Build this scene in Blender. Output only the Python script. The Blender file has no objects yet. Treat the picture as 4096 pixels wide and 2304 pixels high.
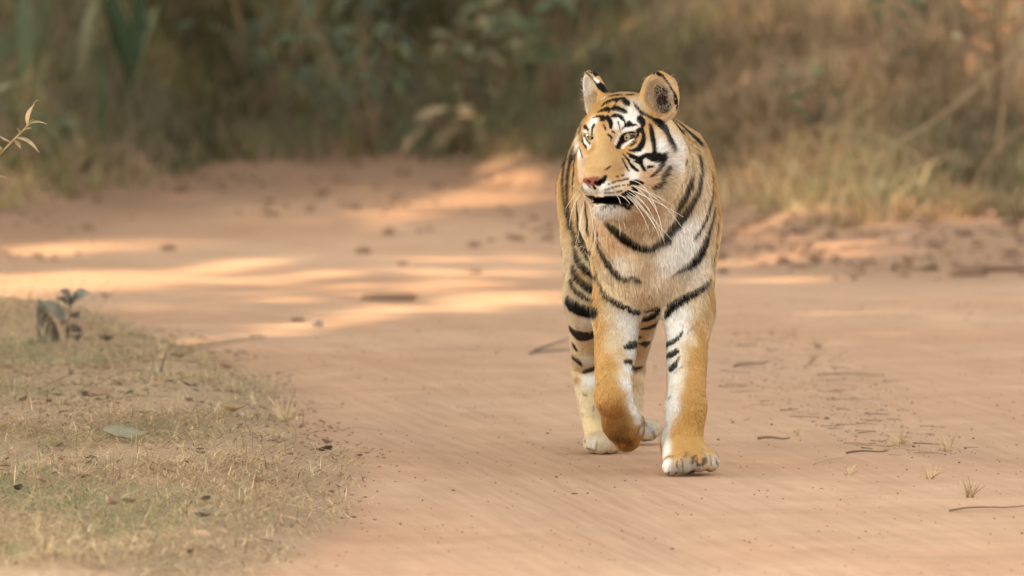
import bpy, math, random
import numpy as np
from math import radians, sin, cos, pi

random.seed(7)
RNG = np.random.default_rng(11)
sc = bpy.context.scene
COL = sc.collection

# ------------------------------------------------------------------ camera
CAM_H, CAM_D, FOCAL = 2.0, 30.0, 390.0
PITCH = radians(2.858)
cam_d = bpy.data.cameras.new('camera'); cam = bpy.data.objects.new('camera', cam_d); COL.objects.link(cam)
cam.location = (0, -CAM_D, CAM_H); cam.rotation_euler = (pi/2 - PITCH, 0, 0)
cam_d.lens = FOCAL; cam_d.sensor_width = 36; cam_d.clip_start = 0.5; cam_d.clip_end = 1500
cam_d.dof.use_dof = True; cam_d.dof.focus_distance = 29.85; cam_d.dof.aperture_fstop = 4.9
cam_d.dof.aperture_blades = 0
sc.camera = cam

# ------------------------------------------------------------------ sky and sun
SUN_EL, SUN_AZ = radians(38), radians(-78)        # azimuth from +Y, clockwise: the sun stands to the left
world = bpy.data.worlds.new('World'); sc.world = world; world.use_nodes = True
nt = world.node_tree; nt.nodes.clear()
sky = nt.nodes.new('ShaderNodeTexSky'); sky.sky_type = 'NISHITA'; sky.sun_disc = False
sky.sun_elevation = SUN_EL; sky.sun_rotation = SUN_AZ; sky.air_density = 1.0; sky.dust_density = 4.0; sky.ozone_density = 0.6
hs = nt.nodes.new('ShaderNodeHueSaturation'); hs.inputs['Saturation'].default_value = 0.22
tint = nt.nodes.new('ShaderNodeMix'); tint.data_type = 'RGBA'; tint.blend_type = 'MULTIPLY'
tint.inputs[0].default_value = 1.0; tint.inputs[7].default_value = (0.985, 0.965, 0.855, 1)
bg = nt.nodes.new('ShaderNodeBackground'); bg.inputs['Strength'].default_value = 0.15
wo = nt.nodes.new('ShaderNodeOutputWorld')
nt.links.new(sky.outputs[0], hs.inputs['Color']); nt.links.new(hs.outputs[0], tint.inputs[6])
nt.links.new(tint.outputs[2], bg.inputs['Color']); nt.links.new(bg.outputs[0], wo.inputs['Surface'])
SUN_DIR = np.array([sin(SUN_AZ)*cos(SUN_EL), cos(SUN_AZ)*cos(SUN_EL), sin(SUN_EL)])   # towards the sun
sl = bpy.data.lights.new('sun', 'SUN'); sl.energy = 2.2; sl.angle = radians(0.55); sl.color = (1.0, 0.74, 0.44)
so = bpy.data.objects.new('sun', sl); COL.objects.link(so); so.location = (-20, 5, 20)
from mathutils import Vector
so.rotation_euler = Vector(SUN_DIR.tolist()).to_track_quat('Z', 'Y').to_euler()
sc.view_settings.view_transform = 'Standard'; sc.view_settings.look = 'None'
sc.view_settings.exposure = 2.2; sc.view_settings.gamma = 1.0
try:
    sc.cycles.use_denoising = True
    sc.cycles.max_bounces = 6; sc.cycles.diffuse_bounces = 3; sc.cycles.glossy_bounces = 2
    sc.cycles.transparent_max_bounces = 6
except Exception: pass

# ------------------------------------------------------------------ pixel -> place (photo 4096 x 2304)
KPX = 36.0 / FOCAL / 4096.0
CAMP = np.array([0, -CAM_D, CAM_H])
FWD = np.array([0, cos(PITCH), -sin(PITCH)]); UPV = np.array([0, sin(PITCH), cos(PITCH)])
def pdir(sx, sy):
    sx = np.asarray(sx, float); sy = np.asarray(sy, float)
    d = FWD + np.stack([(sx-2048)*KPX, 0*sx, 0*sx], -1) + (-(sy-1152)*KPX)[..., None]*UPV
    return d
def W(sx, sy, Y):                                   # point on the pixel's ray at world depth Y
    d = pdir(sx, sy); return CAMP + d*((Y + CAM_D)/d[..., 1])[..., None]
def G(dx, dy, z=0.0):                               # display pixel (2576 wide) -> point on level ground
    d = pdir(dx*1.59006, dy*1.59006); return CAMP + d*((z-CAM_H)/d[..., 2])[..., None]

# ------------------------------------------------------------------ helpers
def smooth(a, b, x):
    t = np.clip((x-a)/(b-a), 0, 1); return t*t*(3-2*t)
_tab = RNG.random((64, 64, 64)).astype(np.float32)
def vnoise(p):
    p = np.asarray(p, np.float32); i = np.floor(p).astype(int); f = p - i; f = f*f*(3-2*f)
    def c(a, b, d): return _tab[(i[..., 0]+a) & 63, (i[..., 1]+b) & 63, (i[..., 2]+d) & 63]
    fx, fy, fz = f[..., 0], f[..., 1], f[..., 2]
    x00 = c(0,0,0)*(1-fx)+c(1,0,0)*fx; x10 = c(0,1,0)*(1-fx)+c(1,1,0)*fx
    x01 = c(0,0,1)*(1-fx)+c(1,0,1)*fx; x11 = c(0,1,1)*(1-fx)+c(1,1,1)*fx
    y0 = x00*(1-fy)+x10*fy; y1 = x01*(1-fy)+x11*fy
    return y0*(1-fz)+y1*fz
def fbm(p, n=3):
    s = 0; a = .5
    for k in range(n): s = s + a*vnoise(np.asarray(p)*(2**k)+k*7.3); a *= .5
    return s/(1-.5**n)

def raw_mesh(name, V, quads=None, tris=None):
    me = bpy.data.meshes.new(name)
    V = np.asarray(V, np.float32)
    L = []; st = []; n = 0
    if quads is not None and len(quads):
        q = np.asarray(quads, np.int32); L.append(q.ravel()); st.append(np.arange(len(q))*4); n = len(q)*4
    if tris is not None and len(tris):
        t = np.asarray(tris, np.int32); L.append(t.ravel()); st.append(n + np.arange(len(t))*3)
    L = np.concatenate(L).astype(np.int32); st = np.concatenate(st).astype(np.int32)
    me.vertices.add(len(V)); me.vertices.foreach_set('co', V.ravel())
    me.loops.add(len(L)); me.loops.foreach_set('vertex_index', L)
    me.polygons.add(len(st)); me.polygons.foreach_set('loop_start', st)
    me.polygons.foreach_set('use_smooth', np.ones(len(st), bool))
    me.update(calc_edges=True)
    return me
def col_attr(me, name, rgb):
    a = me.attributes.new(name, 'FLOAT_COLOR', 'POINT')
    c = np.ones((len(rgb), 4), np.float32); c[:, :3] = rgb; a.data.foreach_set('color', c.ravel())
def vec_attr(me, name, v):
    a = me.attributes.new(name, 'FLOAT_VECTOR', 'POINT'); a.data.foreach_set('vector', np.asarray(v, np.float32).ravel())
def flt_attr(me, name, v):
    a = me.attributes.new(name, 'FLOAT', 'POINT'); a.data.foreach_set('value', np.asarray(v, np.float32).ravel())
def obj(name, me, mat=None, parent=None, loc=None, label=None, cat=None, group=None, kind=None):
    o = bpy.data.objects.new(name, me); COL.objects.link(o)
    if mat is not None and me is not None:
        if len(me.materials) == 0: me.materials.append(mat)
    if parent is not None: o.parent = parent
    if loc is not None: o.location = loc
    if label: o['label'] = label
    if cat: o['category'] = cat
    if group: o['group'] = group
    if kind: o['kind'] = kind
    return o
def empty(name, loc, label, cat, group=None):
    return obj(name, None, None, None, loc, label, cat, group)

class NT:
    def __init__(s, name):
        s.m = bpy.data.materials.new(name); s.m.use_nodes = True; s.t = s.m.node_tree; s.t.nodes.clear()
        s.out = s.n('ShaderNodeOutputMaterial'); s.p = s.n('ShaderNodeBsdfPrincipled')
        s.l(s.p.outputs[0], s.out.inputs[0])
    def n(s, t, **kw):
        x = s.t.nodes.new(t)
        for k, v in kw.items(): setattr(x, k, v)
        return x
    def l(s, a, b): s.t.links.new(a, b)
    def noise(s, scale, detail=4, rough=.6, vec=None, out=0):
        x = s.n('ShaderNodeTexNoise'); x.inputs['Scale'].default_value = scale; x.inputs['Detail'].default_value = detail
        x.inputs['Roughness'].default_value = rough
        if vec is not None: s.l(vec, x.inputs['Vector'])
        return x.outputs[out]
    def ramp(s, fac, stops):
        r = s.n('ShaderNodeValToRGB'); e = r.color_ramp.elements
        while len(e) < len(stops): e.new(0.5)
        for k, (p, c) in enumerate(stops): e[k].position = p; e[k].color = (c[0], c[1], c[2], 1)
        s.l(fac, r.inputs[0]); return r.outputs[0]
    def mix(s, fac, a, b, mode='MIX'):
        m = s.n('ShaderNodeMix', data_type='RGBA', blend_type=mode)
        for i, v in ((0, fac), (6, a), (7, b)):
            if hasattr(v, 'links') or hasattr(v, 'is_output'): s.l(v, m.inputs[i])
            elif i == 0: m.inputs[0].default_value = v
            else: m.inputs[i].default_value = (v[0], v[1], v[2], 1)
        return m.outputs[2]
    def attr(s, name, out='Color'): return s.n('ShaderNodeAttribute', attribute_name=name).outputs[out]
    def bump(s, h, strength=.5, dist=.01):
        b = s.n('ShaderNodeBump'); b.inputs['Strength'].default_value = strength; b.inputs['Distance'].default_value = dist
        s.l(h, b.inputs['Height']); s.l(b.outputs[0], s.p.inputs['Normal']); return b
    def set(s, **kw):
        for k, v in kw.items(): s.p.inputs[k.replace('_', ' ')].default_value = v
        return s
# ================================================================== TIGER
HS = 0.0034
LO = np.array([0.06, -0.36, -0.012]); HI = np.array([0.68, 1.80, 1.16])
NG = np.ceil((HI-LO)/HS).astype(int)
F = np.full(NG, 0.09, np.float32)
AX = [ (LO[a] + np.arange(NG[a])*HS).astype(np.float32) for a in range(3) ]
def _box(lo, hi):
    i0 = np.clip(np.floor((lo-LO)/HS).astype(int), 0, NG-1); i1 = np.clip(np.ceil((hi-LO)/HS).astype(int)+1, 1, NG)
    return tuple(slice(int(a), int(b)) for a, b in zip(i0, i1))
def _grid(s): return (AX[0][s[0]][:, None, None], AX[1][s[1]][None, :, None], AX[2][s[2]][None, None, :])
def _put(s, d, k, sub=False):
    cur = F[s]
    if sub:
        d = -d; h = np.maximum(k-np.abs(cur-d), 0)/k; F[s] = np.maximum(cur, d) + h*h*k*.25
    else:
        h = np.maximum(k-np.abs(cur-d), 0)/k; F[s] = np.minimum(cur, d) - h*h*k*.25
def rcone(a, b, ra, rb, k=.03):
    a = np.asarray(a, np.float32); b = np.asarray(b, np.float32); m = k+.02
    s = _box(np.minimum(a-ra, b-rb)-m, np.maximum(a+ra, b+rb)+m); X, Y, Z = _grid(s)
    ab = b-a; L2 = float(ab@ab)
    t = np.clip(((X-a[0])*ab[0]+(Y-a[1])*ab[1]+(Z-a[2])*ab[2])/L2, 0, 1)
    d = np.sqrt((X-a[0]-t*ab[0])**2+(Y-a[1]-t*ab[1])**2+(Z-a[2]-t*ab[2])**2) - (ra+(rb-ra)*t)
    _put(s, d, k)
def ell(c, r, A=None, k=.03, sub=False):
    c = np.asarray(c, np.float32); r = np.asarray(r, np.float32); A = np.eye(3) if A is None else np.asarray(A)
    ext = np.sqrt(((A*r[:, None])**2).sum(0)); m = k+.02
    s = _box(c-ext-m, c+ext+m); X, Y, Z = _grid(s); X = X-c[0]; Y = Y-c[1]; Z = Z-c[2]
    q = [ (X*A[j][0]+Y*A[j][1]+Z*A[j][2])/r[j] for j in range(3) ]
    k0 = np.sqrt(q[0]**2+q[1]**2+q[2]**2)+1e-6
    k1 = np.sqrt((q[0]/r[0])**2+(q[1]/r[1])**2+(q[2]/r[2])**2)+1e-6
    _put(s, k0*(k0-1)/k1, k, sub)
def rot(A, axis, ang):                                  # rotate the axes rows about row `axis`
    A = np.array(A, float); i, j = [(1, 2), (2, 0), (0, 1)][axis]; c, s_ = cos(ang), sin(ang)
    a, b = A[i].copy(), A[j].copy(); A[i] = a*c+b*s_; A[j] = -a*s_+b*c; return A

# ---- trunk
ell(W(2526, 745, .60), (.162, .50, .235), k=.05)
ell(W(2600, 880, .22), (.150, .19, .225), k=.06)
ell(W(2770, 835, .24), (.062, .16, .200), k=.05)         # shoulders
ell(W(2462, 800, .30), (.060, .15, .215), k=.06)
ell(W(2505, 640, 1.12), (.150, .22, .19), k=.08)
rcone(W(2585, 780, .26), W(2570, 650, .02), .168, .112, k=.07)   # neck
rcone(W(2585, 665, .30), W(2560, 575, .03), .148, .100, k=.06)
rcone(W(2560, 880, .10), W(2510, 760, -.05), .10, .075, k=.07)     # throat
ell(W(2610, 1050, .12), (.115, .10, .13), k=.05)         # brisket
ell(W(2607, 1070, .005), (.010, .030, .085), k=.035, sub=True)   # crease between the breast muscles
ell(W(2795, 1215, .10), (.022, .05, .06), k=.03)        # elbow muscle
# ---- left front leg (planted)
rcone(W(2762, 900, .18), W(2752, 1240, .13), .074, .060, k=.05)
rcone(W(2752, 1240, .13), W(2744, 1630, .00), .061, .050, k=.04)
rcone(W(2744, 1630, .00), W(2735, 1790, -.01), .050, .052, k=.03)
ell(W(2745, 1830, -.035), (.062, .072, .042), k=.03)
for sx, sy, Y, r in ((2684, 1868, -.135, .0235), (2736, 1856, -.150, .0255), (2795, 1850, -.130, .0255), (2840, 1850, -.095, .0245)):
    rcone(W(sx, sy-22, Y+.06), W(sx, sy, Y), r*.9, r, k=.012)
ell(W(2672, 1770, .03), (.022, .028, .05), k=.02)        # dew pad
# ---- right front leg (lifted, paw curled)
rcone(W(2480, 930, .22), W(2468, 1240, .16), .070, .062, k=.05)
rcone(W(2468, 1240, .16), W(2455, 1590, -.03), .062, .050, k=.04)
rcone(W(2456, 1580, -.03), W(2486, 1690, .0), .050, .049, k=.015)
rcone(W(2486, 1690, .0), W(2505, 1760, .06), .048, .032, k=.02)
for sx, sy, Y, r in ((2462, 1735, .03, .024), (2495, 1768, .05, .024), (2528, 1762, .05, .024), (2550, 1725, .04, .022)):
    rcone(W(sx-4, sy-40, Y-.02), W(sx, sy, Y), r, r*.9, k=.012)
# ---- right hind leg
rcone(W(2440, 780, 1.08), W(2368, 1190, .78), .150, .070, k=.06)
rcone(W(2368, 1190, .78), W(2352, 1480, 1.02), .072, .043, k=.04)
rcone(W(2352, 1490, 1.02), W(2390, 1730, .90), .044, .037, k=.02)
ell(W(2402, 1768, .84), (.047, .075, .032), k=.02)
for sx, sy, Y in ((2368, 1783, .80), (2402, 1785, .77), (2438, 1783, .785), (2462, 1778, .82)):
    rcone(W(sx, sy-16, Y+.05), W(sx, sy, Y), .021, .021, k=.01)
# ---- left hind leg
rcone(W(2560, 780, 1.15), W(2555, 1190, 1.0), .140, .070, k=.06)
rcone(W(2555, 1190, 1.0), W(2515, 1470, 1.38), .070, .042, k=.04)
rcone(W(2515, 1480, 1.38), W(2522, 1680, 1.28), .043, .036, k=.02)
ell(W(2562, 1716, 1.23), (.047, .075, .032), k=.02)
for sx, sy, Y in ((2540, 1733, 1.17), (2572, 1735, 1.16), (2600, 1732, 1.17), (2614, 1722, 1.2)):
    rcone(W(sx, sy-16, Y+.05), W(sx, sy, Y), .021, .021, k=.01)
# ---- tail hanging behind
tp = [W(2500, 560, 1.30), W(2470, 700, 1.47), W(2440, 900, 1.56), W(2430, 1120, 1.62), W(2440, 1330, 1.66), W(2450, 1430, 1.72)]
for i in range(5): rcone(tp[i], tp[i+1], .045-.004*i, .041-.004*i, k=.03)

# ---- head: r to the animal's left, f forward, u up, from a point between the eyes
TH = radians(29)
HR = np.array([cos(TH), -sin(TH), 0]); HF = np.array([-sin(TH), -cos(TH), 0]); HU = np.array([0, 0, 1.0])
HA = np.stack([HR, HF, HU])
HO = W(2430, 549, -.15)
def Hd(r, f, u): return HO + r*HR + f*HF + u*HU
def hell(c, r, tilt=0., yaw=0., k=.02, sub=False):
    A = HA
    if yaw: A = rot(A, 2, yaw)
    if tilt: A = rot(A, 0, tilt)
    ell(Hd(*c), r, A, k, sub)
hell((0, -.100, .028), (.094, .118, .092), k=.04)                # skull
hell((0, -.045, .030), (.070, .062, .056), k=.04)                # forehead
for s in (-1, 1):
    q = 0 if s > 0 else .008
    hell((s*(.070-q), -.070, -.050), (.054, .075, .070), k=.035)      # cheekbone
    hell((s*(.086-q), -.120, -.085), (.054, .072, .090), k=.04)      # ruff
    hell((s*.060, -.022, .022), (.026, .024, .016), k=.02)       # brow
    rcone(Hd(s*.016, -.030, -.006), Hd(s*.016, .044, -.088), .036, .031, k=.03)   # nose bridge
    hell((s*.029, .026, -.128), (.033, .048, .031), k=.02)       # whisker pad
    hell((s*.050, -.010, -.125), (.030, .045, .036), k=.025)
for s in (-1, 1):
    hell((s*.040, .018, -.020), (.016, .018, .018), k=.03, sub=True)     # hollow before the eye
    hell((s*.064, .030, -.088), (.022, .040, .026), k=.03, sub=True)     # hollow behind the whisker pad
hell((0, .053, -.113), (.031, .026, .021), tilt=-.5, k=.008)     # nose
rcone(Hd(0, .020, -.184), Hd(0, -.075, -.150), .029, .055, k=.025)     # lower jaw
hell((0, .026, -.186), (.034, .024, .024), k=.015)               # chin
hell((0, -.09, -.14), (.085, .085, .055), k=.05)
hell((.004, -.006, -.1655), (.050, .074, .0088), tilt=-.10, k=.006, sub=True)  # mouth
hell((0, .078, -.138), (.0022, .02, .014), k=.004, sub=True)     # groove below the nose
for s in (-1, 1): hell((s*.0165, .073, -.119), (.0075, .012, .0048), tilt=-.3, k=.004, sub=True)   # nostrils
EYES = {}
for s in (-1, 1):                                                # eye sockets
    ec = Hd(s*.0575, -.024, 0.001); EYES[s] = ec
    A = rot(HA, 2, -s*.30); A = rot(A, 1, -s*.20)
    ell(ec + .022*A[1], (.0220, .017, .0062), A, .005, True)
for s in (-1, 1):                                                # ears
    A = rot(HA, 2, -s*radians(33)); A = rot(A, 0, radians(-10)); A = rot(A, 1, s*radians(4 if s > 0 else 20))
    c = Hd(s*(.096 if s > 0 else .102), -.118, .113)
    ell(c, (.052, .021, .066), A, .016)
    ell(c - .03*A[2], (.044, .030, .04), A, .03)
    ell(c + .020*A[1] + .000*A[2], (.041, .025, .054), A, .008, True)
    ell(c + .006*A[1] - .020*A[2] + s*.010*A[0], (.024, .028, .030), A, .01, True)
    if s > 0: EAR_N = (c, A)
    else: EAR_F = (c, A)

# ---- surface nets
def surface_nets(F):
    ins = F < 0
    def cs(a): return [a[i:a.shape[0]-1+i, j:a.shape[1]-1+j, k:a.shape[2]-1+k] for i in (0, 1) for j in (0, 1) for k in (0, 1)]
    cnt = np.zeros(tuple(n-1 for n in F.shape), np.uint8)
    for c in cs(ins.view(np.uint8)): cnt += c
    act = (cnt > 0) & (cnt < 8)
    I = np.argwhere(act); ids = np.full(act.shape, -1, np.int32); ids[act] = np.arange(len(I))
    vals = np.stack([c[act] for c in cs(F)], 1)
    corner = np.array([(i, j, k) for i in (0, 1) for j in (0, 1) for k in (0, 1)], np.float32)
    P = np.zeros((len(I), 3), np.float32); n = np.zeros(len(I), np.float32)
    for a in range(8):
        for b in range(a+1, 8):
            if np.abs(corner[a]-corner[b]).sum() != 1: continue
            va, vb = vals[:, a], vals[:, b]; m = (va < 0) != (vb < 0)
            t = np.where(m, va/np.where(m, va-vb, 1), 0)[:, None]
            P += np.where(m[:, None], corner[a]+(corner[b]-corner[a])*t, 0); n += m
    P = P/n[:, None] + I
    quads = []
    for ax in range(3):
        sl0 = [slice(None)]*3; sl1 = [slice(None)]*3; sl0[ax] = slice(0, -1); sl1[ax] = slice(1, None)
        a, b = ins[tuple(sl0)], ins[tuple(sl1)]
        E = np.argwhere(a != b); o1, o2 = [(1, 2), (2, 0), (0, 1)][ax]
        E = E[(E[:, o1] > 0) & (E[:, o2] > 0) & (E[:, o1] < ids.shape[o1]) & (E[:, o2] < ids.shape[o2])]
        flip = a[tuple(E.T)]
        def g(d1, d2):
            e = E.copy(); e[:, o1] -= d1; e[:, o2] -= d2; return ids[tuple(e.T)]
        q = np.stack([g(1, 1), g(0, 1), g(0, 0), g(1, 0)], 1)
        q[~flip] = q[~flip][:, ::-1]; quads.append(q)
    q = np.concatenate(quads); q = q[(q >= 0).all(1)]
    return P, q, ids
TV, TQ, CELL = surface_nets(F)
TV = LO + TV*HS
def smooth_mesh(V, Q, it, lam=.5):
    e = np.concatenate([Q[:, [0, 1]], Q[:, [1, 2]], Q[:, [2, 3]], Q[:, [3, 0]]]); e = np.concatenate([e, e[:, ::-1]])
    n = np.bincount(e[:, 0], minlength=len(V)).astype(float)
    for k in range(it):
        A = np.stack([np.bincount(e[:, 0], V[e[:, 1], a], len(V)) for a in range(3)], 1)/n[:, None]
        V = V + (lam if k % 2 == 0 else -lam*.96)*(A-V)
    return V
TV = smooth_mesh(TV, TQ, 6)
def vnormals(V, Q):
    fn = np.cross(V[Q[:, 2]]-V[Q[:, 0]], V[Q[:, 3]]-V[Q[:, 1]])
    N = np.stack([sum(np.bincount(Q[:, c], fn[:, a], len(V)) for c in range(4)) for a in range(3)], 1)
    return N/(np.linalg.norm(N, axis=1, keepdims=True)+1e-12), np.linalg.norm(fn, axis=1)*.5
TN, TA = vnormals(TV, TQ)

# ---- where a photo pixel meets the coat
def hit(sx, sy):
    d = pdir(sx, sy); d = d/d[:, 1:2]; t = np.arange(29.66, 31.75, .002)
    P = CAMP + d[:, None, :]*t[None, :, None]
    ix = np.round((P-LO)/HS).astype(int)
    ok = ((ix >= 0) & (ix < NG)).all(-1); ixc = np.clip(ix, 0, NG-1)
    v = np.where(ok, F[ixc[..., 0], ixc[..., 1], ixc[..., 2]], .09)
    neg = v < 0; has = neg.any(1); k = np.where(has, neg.argmax(1), v.argmin(1))
    near = v[np.arange(len(k)), k] < .012
    return P[np.arange(len(k)), k], has | near
CROP = {1: (2240, 280), 2: (2240, 620), 3: (2240, 960), 4: (2240, 1300), 5: (2240, 1600)}
def px(c, x, y): return CROP[c][0]+np.asarray(x, float)/4.025, CROP[c][1]+np.asarray(y, float)/4.025
CPX = 0.677e-3/4.025                                   # metres for one crop pixel

TC = np.empty((len(TV), 3), np.float32); ORANGE = np.array([.49, .275, .092]); TAN = np.array([.51, .335, .155])
CREAM = np.array([.69, .555, .385]); WHITE = np.array([.83, .81, .765]); PEACH = np.array([.60, .41, .26])
GREYW = np.array([.50, .47, .43]); BROWN = np.array([.20, .088, .024]); BLACK = np.array([.0042, .0038, .0036]); DK = np.array([.022, .017, .014])
TC[:] = ORANGE
wn = fbm(TV*9., 3)
TC[:] = ORANGE*(1-.0) ; 
belly = smooth(.25, -.5, TN[:, 2])*(TV[:, 2] > .3)
TC += belly[:, None]*(CREAM-TC)
inner = np.zeros(len(TV))
hind = smooth(.5, .75, TV[:, 1])*smooth(.74, .50, TV[:, 2]+.12*(fbm(TV*12, 2)-.5))
TC += (.75*hind)[:, None]*(CREAM*.85-TC)
def blob(c, x, y, r, col, a=1.0, nf=-.1):
    P, ok = hit(*[np.atleast_1d(v) for v in px(c, x, y)])
    if not ok[0]: return
    P = P[0]; R = r*CPX*1.25
    m = np.where((np.abs(TV-P) < R*2).all(1))[0]
    if not len(m): return
    d = np.linalg.norm((TV[m]-P)*np.array([1, .6, 1]), axis=1)/R
    al = a*np.exp(-(d*1.0)**2.8)
    al = al*(.85+.3*fbm(TV[m]*60, 2)); al = np.clip(al, 0, 1)*(TN[m, 1] < .35)
    TC[m] += al[:, None]*(np.asarray(col)-TC[m])
def dense(pts, c):
    p = np.array(pts, float); seg = np.linalg.norm(np.diff(p[:, :2], axis=0), axis=1); s = np.concatenate([[0], np.cumsum(seg)])
    n = max(2, int(s[-1]/10)+1); u = np.linspace(0, s[-1], n)
    # smooth (Catmull-like) resampling
    q = np.stack([np.interp(u, s, p[:, i]) for i in range(3)], 1)
    if len(p) > 2 and n > 6:
        k = max(1, int(min(seg)/10*.35)); pad = np.pad(q, ((k, k), (0, 0)), mode='edge')
        q = np.stack([pad[i:i+n] for i in range(2*k+1)], 0).mean(0)
        q[0] = [*p[0]]; q[-1] = [*p[-1]]
    return q
def stripe(c, pts, col=BLACK, a=1.0, edge=1.0, minw=9, jag=1.0, ys=.5, ws=1.4):
    if len(pts) == 1: pts = [pts[0], (pts[0][0]+4, pts[0][1]+4, pts[0][2])]
    q = dense(pts, c); P, ok = hit(*px(c, q[:, 0], q[:, 1])); w = np.maximum(q[:, 2], minw)*CPX*.5*ws
    P = P[ok]; w = w[ok]
    if len(P) < 1: return
    R = (w.max()+.006)*np.array([1, 1/ys, 1])
    m = np.where((TV > P.min(0)-R).all(1) & (TV < P.max(0)+R).all(1) & (TN[:, 1] < .5))[0]
    if not len(m): return
    best = np.full(len(m), 9.)
    for i in range(0, len(P), 64):
        D = np.linalg.norm((TV[m][:, None, :]-P[None, i:i+64])*np.array([1, ys, 1]), axis=2)-w[None, i:i+64]
        best = np.minimum(best, D.min(1))
    best += jag*(vnoise(TV[m]*np.array([420, 420, 160]))-.5)*.0030*min(1., w.max()/.004)
    e = .0016*edge; al = a*(1-smooth(-e, e, best))
    TC[m] += al[:, None]*(np.asarray(col)-TC[m])
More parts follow.
